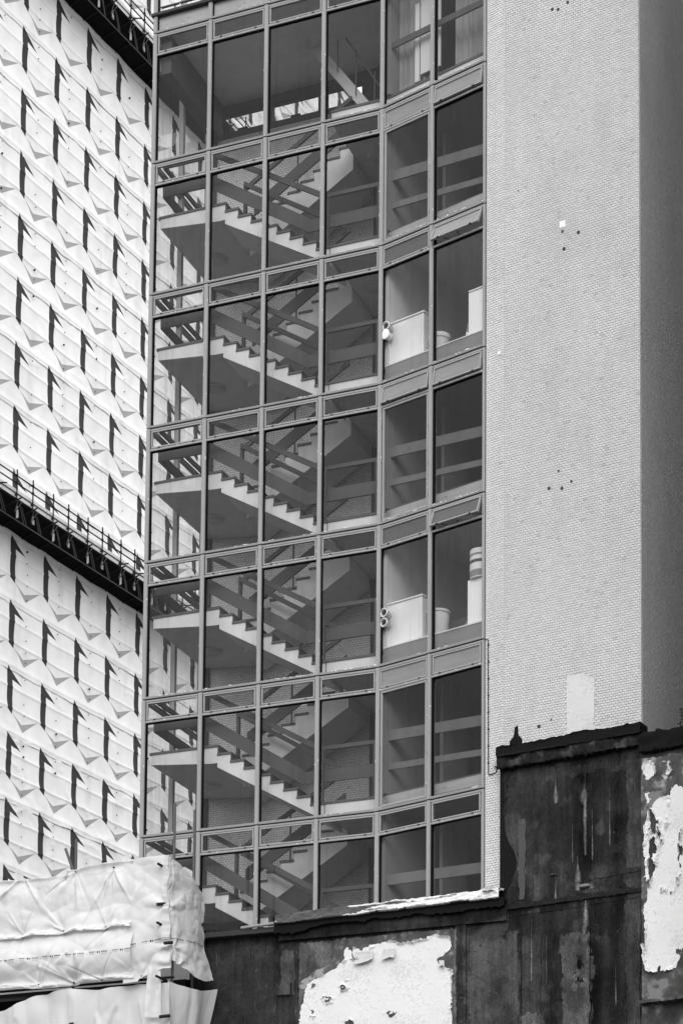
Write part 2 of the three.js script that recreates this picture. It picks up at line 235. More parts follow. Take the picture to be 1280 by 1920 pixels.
  part(tower, 'paint_flecks', merge(flecks), M.fleck, null, STUFF);
}
// ---- end wall of the staircase (x = 0), glazed in two lights, and the tiled back wall
{
  const BZ = -2.5;
  for (let k = -1; k <= 6; k++) {
    const y = T(k);
    for (const z of [-1.22, -2.44]) part(tower, 'end_post', cbox(-0.05, 0.05, y, y + STOREY, z - 0.05, z + 0.05), M.frame);
    part(tower, 'end_transom', cbox(-0.04, 0.04, y - 0.04, y + 0.05, BZ, -0.09), M.sill);
    for (const z of [-0.655, -1.83]) part(tower, 'end_pane', new THREE.PlaneGeometry(1.13, STOREY - 0.09).rotateY(-Math.PI / 2).translate(-0.02, y + STOREY / 2, z), nextGlass());
  }
  part(tower, 'back_corner_post', box(-0.06, 0.16, BOT, TOP, -2.72, -2.495), M.wallDark);
  // back wall, with a row of clerestory lights under the top ceiling
  part(tower, 'back_wall', merge([box(0.16, 4.9, BOT, T(5) + 2.12, -2.72, -2.56), box(0.16, 4.9, T(5) + 2.53, TOP, -2.72, -2.56), box(1.225, 1.40, T(5) + 2.12, T(5) + 2.53, -2.72, -2.56), box(2.45, 2.62, T(5) + 2.12, T(5) + 2.53, -2.72, -2.56), box(3.42, 4.9, T(5) + 2.12, T(5) + 2.53, -2.72, -2.56)]), M.wallDark);
  part(tower, 'back_wall_tiles', tiling(0.16, 3.7, BOT, T(5) + 2.0, 21, 0.74), tileMat, new THREE.Matrix4().makeTranslation(0, 0, -2.555), STUFF);
  for (const [a, b] of [[0.2, 1.225], [1.40, 2.45], [2.62, 3.42]]) { const w = part(tower, 'clerestory_window', merge([box(a, b, T(5) + 2.115, T(5) + 2.15, -2.66, -2.60), box(a, b, T(5) + 2.50, T(5) + 2.535, -2.66, -2.60)]), M.frameDark); part(w, 'pane', new THREE.PlaneGeometry(b - a, 0.35).translate((a + b) / 2, T(5) + 2.325, -2.63), nextGlass()); part(w, 'catch', box(a + 0.42, a + 0.64, T(5) + 2.15, T(5) + 2.175, -2.6, -2.57), M.black); }
}
// ---- floors, landings, flights, balustrades
const NX = 1.487, GO = 0.279, RI = 0.1725, ZF = -0.2;
for (let k = -2; k <= 6; k++) {
  const y = T(k);
  if (k >= -1 && k < 6) { // floor slab of the hall and the turned rooms
    const plan = [[3.74, ZF], [4 * BAY - 0.03, ZF], ws(0.05, ZF), ws(2.395, ZF), ws(2.395, -3.05), [3.74, -2.555]];
    part(tower, 'floor_slab', slab(plan, y + 0.13, y + 0.33), M.white);
    part(tower, 'floor_tiles', slab([[3.72, ZF + 0.02], [4 * BAY - 0.03, ZF + 0.02], ws(0.05, ZF + 0.02), ws(2.395, ZF + 0.02), ws(2.395, -3.04), [3.72, -2.55]], y + 0.33, y + 0.375), M.tread);
    // balustrade along the hall glazing
    if (k < 5) part(tower, 'rail_board', cbox(3.31, 4.8, y + 0.77, y + 1.02, -0.27, -0.235), M.board);
    if (k < 5) part(tower, 'handrail', cbox(3.5, 4.8, y + 1.395, y + 1.475, -0.275, -0.225), M.board);
    if (k < 5) for (const x of [3.68, 4.72]) part(tower, 'baluster', box(x - 0.018, x + 0.018, y + 0.375, y + 1.4, -0.25, -0.2), M.board);
    // hall back: dark doorway with lining
    part(tower, 'doorway', merge([box(4.05, 4.12, y + 0.375, y + 2.4, -2.54, -2.40), box(4.12, 4.9, y + 2.3, y + 2.4, -2.54, -2.40)]), M.board);
    part(tower, 'door', box(4.12, 4.9, y + 0.375, y + 2.3, -2.53, -2.49), M.wallDark);
  }
  if (k >= -2 && k < 5) {
    // half landing with a tapering soffit
    part(tower, 'landing', poly([[0.06, y + 1.515], [1.34, y + 1.395], [NX, y + 1.395], [NX, y + 1.71], [0.06, y + 1.71]], -2.48, ZF), M.white);
    part(tower, 'landing_tiles', box(0.03, NX + 0.025, y + 1.71, y + 1.755, -2.5, ZF + 0.02), M.tread);
    // lower flight, next to the glass
    const lo = [[1.34, y + 1.39], [NX, y + 1.39]]; lo.length = 0; lo.push([NX + 0.001, y + 1.31], [NX + 0.001, y + 1.71 - RI]);
    for (let i = 0; i < 8; i++) { lo.push([NX + GO * (i + 1), y + 1.71 - RI * (i + 1)]); if (i < 7) lo.push([NX + GO * (i + 1), y + 1.71 - RI * (i + 2)]); }
    lo.push([NX + GO * 8, y + 0.03]);
    const fl = part(tower, 'stair_flight', poly(lo, -1.12, ZF), M.white);
    for (let i = 0; i < 8; i++) part(fl, 'tread', merge([box(NX + GO * i, NX + GO * (i + 1) + 0.022, y + 1.71 - RI * (i + 1), y + 1.755 - RI * (i + 1), -1.14, ZF + 0.022), ...(i < 7 ? [box(NX + GO * (i + 1) + 0.001, NX + GO * (i + 1) + 0.014, y + 1.755 - RI * (i + 2), y + 1.71 - RI * (i + 1), -1.12, ZF + 0.001)] : [])]), M.tread);
    part(fl, 'top_riser', box(NX + 0.003, NX + 0.016, y + 1.755 - RI, y + 1.71, -1.12, ZF + 0.001), M.tread);
    // upper flight, at the back
    const up = [[NX, y + 1.25], [NX, y + 1.71]];
    for (let i = 0; i < 8; i++) { up.push([NX + GO * i, y + 1.71 + RI * (i + 1)], [NX + GO * (i + 1), y + 1.71 + RI * (i + 1)]); }
    up.push([NX + GO * 8, y + 2.62]);
    const fu = part(tower, 'stair_flight', poly(up, -2.42, -1.38), M.white);
    for (let i = 0; i < 8; i++) part(fu, 'tread', box(NX + GO * i - 0.022, NX + GO * (i + 1), y + 1.71 + RI * (i + 1), y + 1.755 + RI * (i + 1), -2.44, -1.36), M.tread);
    // boards and handrails
    part(tower, 'rail_board', cbox(0.08, 1.22, y + 2.185, y + 2.40, -0.27, -0.235), M.board);
    part(tower, 'handrail', cbox(0.08, 1.24, y + 2.79, y + 2.89, -0.275, -0.225), M.board);
    part(tower, 'rail_board', bar([1.22, y + 2.235, -0.25], [3.31, y + 0.895, -0.25], 0.29, 0.035), M.board);
    part(tower, 'handrail', bar([1.24, y + 2.82, -0.25], [3.6, y + 1.44, -0.25], 0.115, 0.05), M.board);
    part(tower, 'rail_board', cbox(0.075, 0.11, y + 2.185, y + 2.40, -2.42, -0.28), M.board);
    part(tower, 'handrail', cbox(0.07, 0.12, y + 2.79, y + 2.89, -2.42, -0.28), M.board);
    part(tower, 'handrail', bar([1.45, y + 2.70, -1.17], [3.66, y + 1.33, -1.17], 0.10, 0.05), M.board);
    part(tower, 'handrail', bar([1.45, y + 2.72, -1.32], [3.7, y + 4.08, -1.32], 0.10, 0.05), M.board);
    part(tower, 'rail_board', bar([1.6, y + 2.20, -1.32], [3.7, y + 3.50, -1.32], 0.28, 0.035), M.board);
    part(tower, 'newel_post', box(1.41, 1.47, y + 1.755, y + 2.74, -1.28, -1.2), M.board);
    for (const x of [1.19]) part(tower, 'baluster', box(x - 0.018, x + 0.018, y + 1.755, y + 2.8, -0.25, -0.21), M.board);
    for (const x of [2.55]) part(tower, 'baluster', box(x - 0.014, x + 0.014, y + 1.75 + (x - NX) * 0.62, y + 2.72 + (x - NX) * 0.6, -1.33, -1.3), M.board);
  }
}
// ---- top storey: ceiling, beam, roof stair; spandrels and roof edge
{
  const y = T(6);
  part(tower, 'roof_slab', slab([[-0.05, -0.1], [4 * BAY, -0.1], ws(0.05, -0.1), ws(2.395, -0.1), ws(2.395, -3.05), [-0.05, -2.72]], y - 0.03, y + 0.5), M.white);
  part(tower, 'edge_beam', box(0.06, 0.30, T(5) + 1.95, T(5) + 2.71, -2.49, -0.1), M.wallDark);
  const st = part(tower, 'roof_stair', bar([2.7, T(5) + 2.9, -1.5], [4.55, T(5) + 0.38, -1.5], 0.34, 0.06), M.wallPale);
  part(st, 'handrail', tube([3.1, T(5) + 3.4, -1.42], [4.3, T(5) + 1.45, -1.42], 0.014), M.paleBoard);
  for (const [a, b] of [[3.35, 2.05], [3.75, 1.45], [4.15, 0.9]]) part(st, 'baluster', box(a - 0.01, a + 0.01, T(5) + b, T(5) + b + 0.95, -1.43, -1.41), M.paleBoard);
  bays.forEach((q, b) => part(tower, 'spandrel_panel', box(q.x0 + 0.04, q.x1 - 0.04, y + 0.06, y + 0.36, -0.06, -0.015), M.panel, q.m));
  part(tower, 'roof_edge', cbox(-0.08, 4.95, y + 0.36, y + 0.42, -0.15, 0.09), M.frameDark);
  part(tower, 'roof_edge', cbox(0, 2.4, y + 0.362, y + 0.422, -0.15, 0.09), M.frameDark, MW);
  for (let x = 0.1; x < 4.8; x += 0.42) part(tower, 'roof_rail_post', box(x - 0.012, x + 0.012, y + 0.42, y + 1.2, -0.03, 0.0), M.white);
  part(tower, 'roof_rail', box(-0.05, 4.85, y + 0.55, y + 0.58, -0.03, 0.005), M.frameDark);
  part(tower, 'roof_rail', box(-0.05, 4.85, y + 1.15, y + 1.2, -0.03, 0.005), M.frameDark);
}
// ---- rooms behind the turned glazing
for (let k = -1; k < 6; k++) {
  const y = T(k), pale = k === 1 || k === 3, wm = pale ? M.wallPale : M.wallDark;
  part(tower, 'room_wall', box(0.0, 0.08, y + 0.375, y + STOREY + 0.12, -3.0, -0.12), pale ? M.wallPale : M.wallMid, MW);
  part(tower, 'room_wall', box(0.08, 2.395, y + 0.375, y + STOREY + 0.12, -3.05, -2.95), wm, MW);
  part(tower, 'room_wall', box(2.35, 2.395, y + 0.375, y + STOREY + 0.12, -2.95, -0.1), wm, MW);
  part(tower, 'room_ceiling', box(0.08, 2.35, y + STOREY + (k < 5 ? 0.105 : -0.055), y + STOREY + (k < 5 ? 0.127 : -0.032), -2.95, -0.12), pale ? M.wallPale : M.wallMid, MW);
  if (pale) {
    part(tower, 'parapet_panel', box(0.05, 2.36, y + 0.06, y + 0.375, -0.12, -0.07), M.wallMid, MW);
    part(tower, 'window_board', box(0.05, 2.36, y + 0.375, y + 0.40, -0.42, -0.06), M.white, MW);
  } else if (k < 5) {
    for (const [h0, h1] of [[1.40, 1.60], [0.84, 0.96]]) part(tower, 'rail_board', slab([[0.05, -0.2], [2.35, -0.62], [2.35, -0.66], [0.05, -0.24]], y + h0, y + h1), M.paleBoard, MW);
    part(tower, 'floor_edge', box(0.05, 2.36, y + 0.14, y + 0.33, -0.19, -0.14), M.panel, MW);
    part(tower, 'room_partition', box(0.55, 0.62, y + 0.375, y + STOREY - 0.05, -2.0, -1.2), M.wallMid, MW);
  } else { // top room: curtains, a pale board and a dark rail close behind the glass
    part(tower, 'curtain', gridSurf(60, 1, (u, v) => ({ p: [0.08 + u * 0.85, y + 0.4 + v * 2.1, -0.42 + 0.03 * Math.sin(u * 46) + 0.02 * Math.sin(u * 19)] })), M.curtain, MW);
    part(tower, 'curtain', gridSurf(60, 1, (u, v) => ({ p: [1.3 + u * 1.05, y + 0.4 + v * 2.1, -0.55 + 0.03 * Math.sin(u * 40) + 0.02 * Math.sin(u * 23)] })), M.curtain, MW);
    part(tower, 'pale_panel', box(0.66, 1.12, y + 0.62, y + 2.5, -0.34, -0.31), M.linen, MW);
    part(tower, 'pale_panel', box(0.52, 0.62, y + 0.52, y + 2.1, -0.36, -0.32), M.wallPale, MW);
    part(tower, 'rail_board', box(0.05, 2.35, y + 1.30, y + 1.42, -0.2, -0.16), M.board, MW);
  }
}
// ------------------------------------------------------------------ ceiling lamps
function lamp(x, y, z, m, label, bright) {
  const v = new THREE.Vector3(x, y, z).applyMatrix4(m);
  const l = thing('ceiling_lamp', label, 'lamp', 'round ceiling lamps in the stair tower', [v.x, v.y, v.z]);
  part(l, 'base', new THREE.CylinderGeometry(0.21, 0.21, 0.03, 28).translate(0, -0.016, 0), M.white);
  part(l, 'diffuser', new THREE.LatheGeometry([[0.19, -0.03], [0.185, -0.06], [0.13, -0.085], [0.0, -0.095]].map((p) => new THREE.Vector2(...p)), 28), bright ? M.brightLamp : M.lampGlass);
}
const ord = ['lowest', 'second lowest', 'third lowest', 'third highest', 'second highest', 'highest'];
for (let k = -1; k < 5; k++) lamp(0.73, T(k) + 1.44, -1.5, MI, `round ceiling lamp under the ${ord[k + 1]} half landing of the glazed stair`);
for (let k = 0; k < 6; k++) lamp(4.2, T(k) + 0.13, -1.45, MI, `round ceiling lamp over the hall, ${ord[k]} of those right of the stairs`);
lamp(1.75, T(4) + 0.104, -0.95, MW, 'dark round ceiling lamp above the upper pair of white boxes');
lamp(1.45, T(2) + 0.104, -0.9, MW, 'white round ceiling lamp beside the striped drum in the lower storeroom', true);

// ------------------------------------------------------------------ things standing in the two storerooms
for (const [k, where, up] of [[3, 'upper', true], [1, 'lower', false]]) {
  const y = T(k) + 0.40, mk = (name, label, cat, t, off, dy = 0, group) => { const p = ws(t, off); return thing(name, label, cat, group, [p[0], y + dy, p[1]], -WA); };
  const c = mk('white_cabinet', `large white lidded cabinet behind the glass of the ${where} storeroom`, 'cabinet', 0.45, -0.33);
  part(c, 'body', cbox(-0.40, 0.42, 0, 0.84, -0.16, 0.16, 0.012), M.cabinet); part(c, 'lid', cbox(-0.42, 0.44, 0.843, 0.875, -0.18, 0.18, 0.006), M.cabinet); part(c, 'foot', box(0.36, 0.40, -0.0, 0.06, 0.15, 0.185), M.steel);
  const b = mk('plastic_tub', `pale plastic tub beside the white cabinet in the ${where} storeroom`, 'tub', 1.12, -0.33);
  const r = up ? 0.2 : 0.22, hh = up ? 0.34 : 0.5;
  part(b, 'body', new THREE.LatheGeometry([[0, 0], [r * 0.82, 0], [r * 0.95, hh * 0.8], [r * 0.95, hh]].map((p) => new THREE.Vector2(...p)), 30), M.plastic);
  part(b, 'rim', new THREE.LatheGeometry([[r * 0.95, hh * (up ? 0.78 : 0.93)], [r * 1.04, hh * (up ? 0.78 : 0.93)], [r * 1.04, hh * 1.02], [r * 0.93, hh * 1.02]].map((p) => new THREE.Vector2(...p)), 30), M.plastic);
  if (!up) part(b, 'lid', new THREE.LatheGeometry([[0, hh * 1.06], [r * 0.6, hh * 1.05], [r * 1.05, hh * 1.0]].map((p) => new THREE.Vector2(...p)), 30), M.plastic);
  const w = mk('white_carton', `tall white carton against the right wall of the ${where} storeroom`, 'carton', 2.15, -0.28);
  part(w, 'body', cbox(-0.25, 0.19, 0, 0.86, -0.13, 0.13, 0.008), M.cabinet); if (up) part(w, 'flap', cbox(-0.24, 0.2, 0.862, 0.885, -0.15, 0.15, 0.004), M.cabinet);
  const btl = mk('bottle', up ? 'small glass bottle standing by the white carton in the upper storeroom' : 'small pale jar at the foot of the carton below the striped drum', 'bottle', 1.84, -0.22);
  const bh = up ? 0.3 : 0.14; part(btl, 'body', new THREE.LatheGeometry([[0, 0], [0.035, 0], [0.035, bh * 0.6], [0.014, bh * 0.75], [0.014, bh]].map((p) => new THREE.Vector2(...p)), 16), M.wallMid); part(btl, 'label', new THREE.CylinderGeometry(0.0365, 0.0365, bh * 0.3, 16).translate(0, bh * 0.3, 0), M.cabinet);
  if (!up) {
    const d = mk('striped_drum', 'striped round drum lying on top of the tall white carton', 'drum', 2.11, -0.28, 0.862);
    const rings = [[0, 0.02, M.white], [0.02, 0.14, M.wallMid], [0.14, 0.27, M.plastic], [0.27, 0.33, M.board], [0.33, 0.41, M.plastic], [0.41, 0.45, M.wallMid], [0.45, 0.54, M.white]];
    for (const [a, b2, m] of rings) part(d, 'band', new THREE.CylinderGeometry(0.205 + 0.006 * ((a * 50) % 2), 0.21, b2 - a, 32).translate(0, (a + b2) / 2, 0), m);
    const box2 = mk('dark_case', 'dark low case behind the tub in the lower storeroom', 'case', 1.5, -0.55); part(box2, 'body', cbox(-0.2, 0.2, 0, 0.34, -0.1, 0.1, 0.01), M.wallDark); part(box2, 'handle', box(-0.06, 0.06, 0.34, 0.37, -0.015, 0.015), M.black);
  }
  // round vent outlets let into the pane
  const vy = up ? [0.74, 0.57] : [0.64, 0.45];
  vy.forEach((dy, i) => { const shut = up && i === 1;
    const v = mk('vent_outlet', up ? (shut ? 'round vent outlet with its white cap shut, upper storeroom pane' : 'open round vent outlet above the capped one, upper storeroom pane') : (i ? 'lower of two open round vent outlets in the lower storeroom pane' : 'upper of two open round vent outlets in the lower storeroom pane'), 'vent', 0.115, -0.02, dy, 'round vent outlets in the storeroom panes');
    part(v, 'collar', new THREE.LatheGeometry([[0.058, -0.09], [0.075, -0.09], [0.075, 0.02], [0.09, 0.025], [0.09, 0.04], [0.058, 0.04], [0.05, 0.0], [0.05, -0.09]].map((p) => new THREE.Vector2(...p)), 28).rotateX(Math.PI / 2), shut ? M.cabinet : M.steel);
    if (shut) part(v, 'cap', new THREE.LatheGeometry([[0, 0.058], [0.07, 0.056], [0.096, 0.05], [0.096, 0.041], [0, 0.041]].map((p) => new THREE.Vector2(...p)), 28).rotateX(Math.PI / 2), M.cabinet);
    else part(v, 'duct', new THREE.CylinderGeometry(0.05, 0.05, 0.02, 24).rotateX(Math.PI / 2).translate(0, 0, -0.06), M.black); });
}

// ------------------------------------------------------------------ the building across the yard, wrapped in printed scaffold sheeting
const sheetDark = 0.04, sheetMid = 0.36, sheetWhite = 0.82;
const motif = (() => { // one repeat of the print: a dark flash and a grey flash on white
  const W = 512, H = 612, cv = document.createElement('canvas'); cv.width = W; cv.height = H; const c = cv.getContext('2d');
  const s = (v) => { const q = Math.round(255 * (1.055 * Math.pow(v, 1 / 2.4) - 0.055)); return `rgb(${q},${q},${q})`; };
  c.fillStyle = s(sheetWhite); c.fillRect(0, 0, W, H);
  const U = 1.613, V = 1.925, shape = (pts, col) => { c.fillStyle = col; for (const ox of [0, -W, W]) for (const oy of [0, -H, H]) { c.beginPath(); pts.forEach(([x, y], i) => { const px = (x / U + 0.08) * W + ox, py = (-y / V) * H + oy; i ? c.lineTo(px, py) : c.moveTo(px, py); }); c.closePath(); c.fill(); } };
  shape([[0.27, -1.35], [0.75, -1.55], [1.47, -1.28], [0.80, -1.77], [0.50, -1.50]], s(sheetMid));
  shape([[0, -0.02], [0.01, -1.27], [0.26, -1.38], [0.27, -0.37], [0.76, -0.43], [0.30, -0.18]], s(sheetDark));
  const im = c.getImageData(0, 0, W, H), d = im.data; for (let j = 0; j < H; j++) for (let i = 0; i < W; i++) { const k = (j * W + i) * 4, q = 0.955 + 0.075 * pfbm(i / W, j / H, 5, 71, 5); for (let e = 0; e < 3; e++) d[k + e] = Math.min(255, d[k + e] * q); } c.putImageData(im, 0, 0);
  const t = new THREE.CanvasTexture(cv); t.colorSpace = THREE.SRGBColorSpace; t.wrapS = t.wrapT = THREE.RepeatWrapping; return t;
})();
const SU = 1.613, SV = 1.925, S0 = 15.48, A0 = 28.32;   // first print column and row on the wall
const sheetMat = new THREE.MeshPhysicalMaterial({ map: motif, vertexColors: true, roughness: 0.6, specularIntensity: 0.15, side: THREE.DoubleSide, transmission: 0, color: grey(1) });
const wrapped = thing('wrapped_building', 'tall building wrapped in white scaffold sheeting printed with dark arrow flashes', 'building', null, [-14, 0, 0], Math.PI / 2 - SA);
{
  part(wrapped, 'core', box(-6, 50, 0, 56, -9, -1.4), M.wallDark);
  const rs = rng(5);
  for (let r = -9; r <= 13; r++) { // one strip of sheeting per scaffold lift, lapped over the next at a ragged seam
    const yt = A0 + r * SV - 0.02 + SV * 0.0, yb = yt - SV - 0.07, u0 = 7, u1 = 44;
    const sd = 100 + r * 7;
    const nv = 60, nu = 300;
    const g = gridSurf(nu, nv, (a, b) => {
      const u = lerp(u0, u1, a), h = lerp(yb, yt, b), lift = (h - yb) / SV;
      // ledgers behind the sheet press narrow ridges; the cloth sags in shallow bellies between them
      let z = 0; const rel = (yt - h) / SV;
      for (const L of [0.30, 0.62]) { const dist = (rel - L) * SV; z += 0.02 * Math.exp(-dist * dist / 0.0006); }
      const cellv = rel < 0.30 ? rel / 0.30 : rel < 0.62 ? (rel - 0.30) / 0.32 : (rel - 0.62) / 0.35;
      z -= 0.014 * Math.sin(Math.PI * Math.min(1, Math.max(0, cellv))) * (0.5 + 0.9 * fbm(u * 0.55, r * 3.1 + Math.floor(rel * 3) * 0.9, sd, 2));
      z += 0.05 * (fbm(u * 0.5, h * 0.5, 60, 3) - 0.5) + 0.012 * (fbm(u * 2.3, h * 1.1, 61, 3) - 0.5);
      const cu = Math.sin((u - S0 + 0.4) / SU * 2 * Math.PI); z += 0.012 * cu;
      // creases hanging from the ties
      const fold = fbm(u * 5.5 + h * 1.2, h * 0.7 + r, sd + 2, 2); z += 0.016 * ridge(u * 0.8 + h * 0.5, h * 0.9 - u * 0.3, sd) * (r < -2 ? 1.6 : 0.7); z += 0.014 * sstep(0.55, 0.8, fold) * (r < -2 ? 1.7 : 0.6);
      if (b > 0.97) z += 0.006; z += 0.008 * sstep(0.90, 0.95, rel) + 0.013 * Math.exp(-(((rel - 0.985) / 0.014) ** 2)) * (0.4 + 0.8 * vn(u * 4, r * 2, 8) + 0.4 * vn(u * 15, r, 9)) + 0.004 * vn(u * 20, h * 20, 9) * sstep(0.93, 0.97, rel);
      const drop = (b === 0) ? -0.05 * vn(u * 2.2, r * 3, 12) - 0.02 * vn(u * 11, r * 3, 13) : 0;
      return { p: [u, h + drop, z], uv: [(u - S0) / SU + 0.08, (h - A0) / SV], c: (0.93 + 0.07 * vn(r * 1.7, 3, 7)) * (0.93 + 0.10 * fbm(u * 0.7, h * 0.25, 640, 4)) * (1 - 0.10 * sstep(0.60, 0.78, fbm(u * 3.5, h * 0.5, 650, 4))) };
    });
    part(wrapped, 'sheet', g, sheetMat);
  }
  // elastic toggles that hold the sheets to the standards, and a few torn eyelets
  const dots = [];
  for (let c = -4; c < 17; c++) for (let r = -9; r <= 12; r++) for (let e = 0; e < 5; e++) { if (rs() < (r > 0 ? 0.45 : 0.25)) continue; const u = S0 + 0.78 + c * SU * 0.5 * 2 + (c % 2 ? -0.02 : 0.03) + (rs() - 0.5) * 0.05, h = A0 + r * SV - 0.22 - e * 0.36 + (rs() - 0.5) * 0.08; dots.push(new THREE.IcosahedronGeometry(rs() < 0.1 ? 0.034 : 0.019, 0).translate(u, h, 0.02)); }
  part(wrapped, 'toggle_ties', merge(dots), M.rubber, null, STUFF);
}
// ------------------------------------------------------------------ scaffold platforms hung on the wrapped building
function platform(y, label) { // y: level of the inner edge at the wall; the boarding rises outwards like a protection fan
  const P = thing('scaffold_platform', label, 'scaffold', 'cantilevered scaffold platforms', [-14, 0, 0], Math.PI / 2 - SA);
  const W = 1.0, E = y + 0.27, u0 = 8, u1 = 34, rp = rng(Math.round(y));
  const rise = (z) => y + 0.27 * z / W, plank = (z0, z1, dy, t) => { const g = box(u0, u1, 0, t, z0, z1), p = g.attributes.position; for (let i = 0; i < p.count; i++) p.setY(i, p.getY(i) + rise(p.getZ(i)) + dy); g.computeVertexNormals(); return g; };
  for (let i = 0; i < 4; i++) part(P, 'deck_board', plank(0.03 + i * 0.245, 0.03 + i * 0.245 + 0.23, 0.004 * (i % 2), 0.04), M.deckBoard);
  for (const [a, b] of [[0.02, 0.14], [0.15, 0.27]]) for (let u = u0; u < u1; u += 3.9) part(P, 'toe_board', box(u + 0.01, u + 3.88, E + a, E + b, W, W + 0.03), M.toeBoard);
  for (const h of [0.42, 0.64]) part(P, 'guard_rail', tube([u0, E + h, W + 0.06], [u1, E + h, W + 0.06], 0.02), M.tubeDark);
  part(P, 'guard_rail', tube([u0, E + 0.145, W + 0.05], [u1, E + 0.145, W + 0.05], 0.012), M.tubeDark);
  let u = 13.3 - 5.19, i = 0;
  for (; u < u1; u += i++ % 2 ? 0.75 : 0.98) {
    const s = part(P, 'standard', tube([u, E - 0.12, W + 0.09], [u, E + 0.80, W + 0.09], 0.02), M.tubeDark);
    for (const h of [0.42, 0.64, 0.08]) part(s, 'coupler', box(u - 0.025, u + 0.025, E + h - 0.025, E + h + 0.025, W + 0.04, W + 0.115), M.tubeDark);
    const b = part(P, 'bracket', tube([u, y - 0.05, 0.02], [u, E - 0.05, W + 0.25], 0.022), M.tubeDark);
    const hi = i % 2 ? 0.34 : 0.22, z = W - 0.12;
    part(b, 'drop_tube', tube([u + 0.30, E - 0.10, z], [u + 0.30, E - 0.10 - hi, z], 0.024), M.toeBoard);
    part(b, 'drop_tube', tube([u + 0.43, E - 0.15, z - 0.06], [u + 0.43, E - 0.15 - hi * 0.6, z - 0.06], 0.02), M.toeBoard);
    part(b, 'strut', tube([u + 0.36, E - 0.04, z + 0.05], [u + 0.72 + 0.1 * rp(), E - 0.40, z - 0.1], 0.014), M.tubeSteel);
    part(b, 'strut', tube([u + 0.43, E - 0.04, z + 0.05], [u + 0.80 + 0.1 * rp(), E - 0.40, z - 0.1], 0.014), M.tubeSteel);
    part(b, 'strut', tube([u + 0.05, E - 0.02, W + 0.12], [u + 0.12, E - 0.34, W - 0.05], 0.014), M.tubeSteel);
    part(b, 'strut', tube([u + 0.25, E - 0.02, W + 0.10], [u + 0.16, E - 0.30, W - 0.05], 0.012), M.tubeSteel);
    if (rp() < 0.5) part(b, 'stub', tube([u - 0.1, E - 0.01, W + 0.02], [u + 0.2 * rp(), E + 0.03, W + 0.36], 0.02), M.tubeDark);
  }
  part(P, 'ledger', tube([u0, E - 0.44, W - 0.22], [u1, E - 0.44, W - 0.22], 0.016), M.tubeSteel);
  part(P, 'ledger', tube([u0, E - 0.03, W + 0.05], [u1, E - 0.03, W + 0.05], 0.022), M.tubeDark);
  part(P, 'lower_boarding', plank(0.0, W - 0.02, -0.03, 0.02), M.bitumen);
  return P;
}
platform(28.40, 'dark scaffold platform with pale toe boards halfway up the sheeted building');
platform(45.77, 'dark scaffold platform crossing the sheeted building at the top left corner');

// ------------------------------------------------------------------ derelict walls left standing in front of the tower's foot
function wallTex(w, h, u0, v0, du, dv, shade, scratches) { // painted on a canvas: computed stain field, then scratches and scrapes
  const cv = document.createElement('canvas'); cv.width = w; cv.height = h; const c = cv.getContext('2d'), im = c.createImageData(w, h), d = im.data;
  for (let j = 0; j < h; j++) for (let i = 0; i < w; i++) { let v = Math.min(1, shade(u0 + (i + 0.5) / w * du, v0 + (1 - (j + 0.5) / h) * dv)); v = v <= 0.0031308 ? v * 12.92 : 1.055 * Math.pow(v, 1 / 2.4) - 0.055; const k = (j * w + i) * 4; d[k] = d[k + 1] = d[k + 2] = v * 255; d[k + 3] = 255; }
  c.putImageData(im, 0, 0); const R = rng(w + h), X = (u) => (u - u0) / du * w, Yp = (v) => (1 - (v - v0) / dv) * h; c.lineCap = 'round';
  for (let i = 0; i < scratches; i++) { const u = u0 + R() * du, v = v0 + R() * dv, pale = R() < 0.7, a = R() < 0.6 ? Math.PI / 2 + (R() - 0.5) * 0.25 : R() * 6.28, l = (0.05 + 0.4 * R() * R()); c.strokeStyle = pale ? `rgba(190,190,190,${0.08 + 0.3 * R() * R()})` : `rgba(0,0,0,${0.3 + 0.5 * R()})`; c.lineWidth = 0.6 + 1.6 * R() * R(); c.beginPath(); c.moveTo(X(u), Yp(v)); for (let q = 1; q <= 5; q++) c.lineTo(X(u + Math.cos(a) * l * q / 5 + (R() - 0.5) * 0.02), Yp(v + Math.sin(a) * l * q / 5 + (R() - 0.5) * 0.02)); c.stroke(); }
  for (let i = 0; i < scratches; i++) { c.fillStyle = R() < 0.35 ? `rgba(170,170,170,${0.1 + 0.3 * R()})` : `rgba(0,0,0,${0.4 + 0.5 * R()})`; const r = 0.7 + 2.0 * R() ** 3; c.beginPath(); c.ellipse(X(u0 + R() * du), Yp(v0 + R() * dv), r, r * (0.6 + R()), 0, 0, 6.3); c.fill(); }
  const t = new THREE.CanvasTexture(cv); t.colorSpace = THREE.SRGBColorSpace; t.wrapS = t.wrapT = THREE.RepeatWrapping; return t; }
function metreUV(g, u0, v0, du, dv) { const p = g.attributes.position, n = g.attributes.normal, uv = []; for (let i = 0; i < p.count; i++) uv.push((p.getX(i) + (Math.abs(n.getX(i)) > 0.5 ? p.getZ(i) : 0) - u0) / du, (p.getY(i) + (Math.abs(n.getY(i)) > 0.5 ? p.getZ(i) : 0) - v0) / dv); g.setAttribute('uv', new THREE.Float32BufferAttribute(uv, 2)); return g; }
const streak = (u, v, s, fx = 9, fy = 0.5) => fbm(u * fx, v * fy, s, 4);
const crack = (u, v, s, sc = 1.6, w = 0.012) => { const n = fbm(u * sc + 0.3 * vn(u * 6, v * 6, s + 3), v * sc, s, 3); return 1 - sstep(0, w, Math.abs(n - 0.5)); };
const RW = { u0: -0.2, v0: 8.4, du: 4.8, dv: 6.2 }, LW = { u0: 1.2, v0: 8.4, du: 6.8, dv: 3.6 };
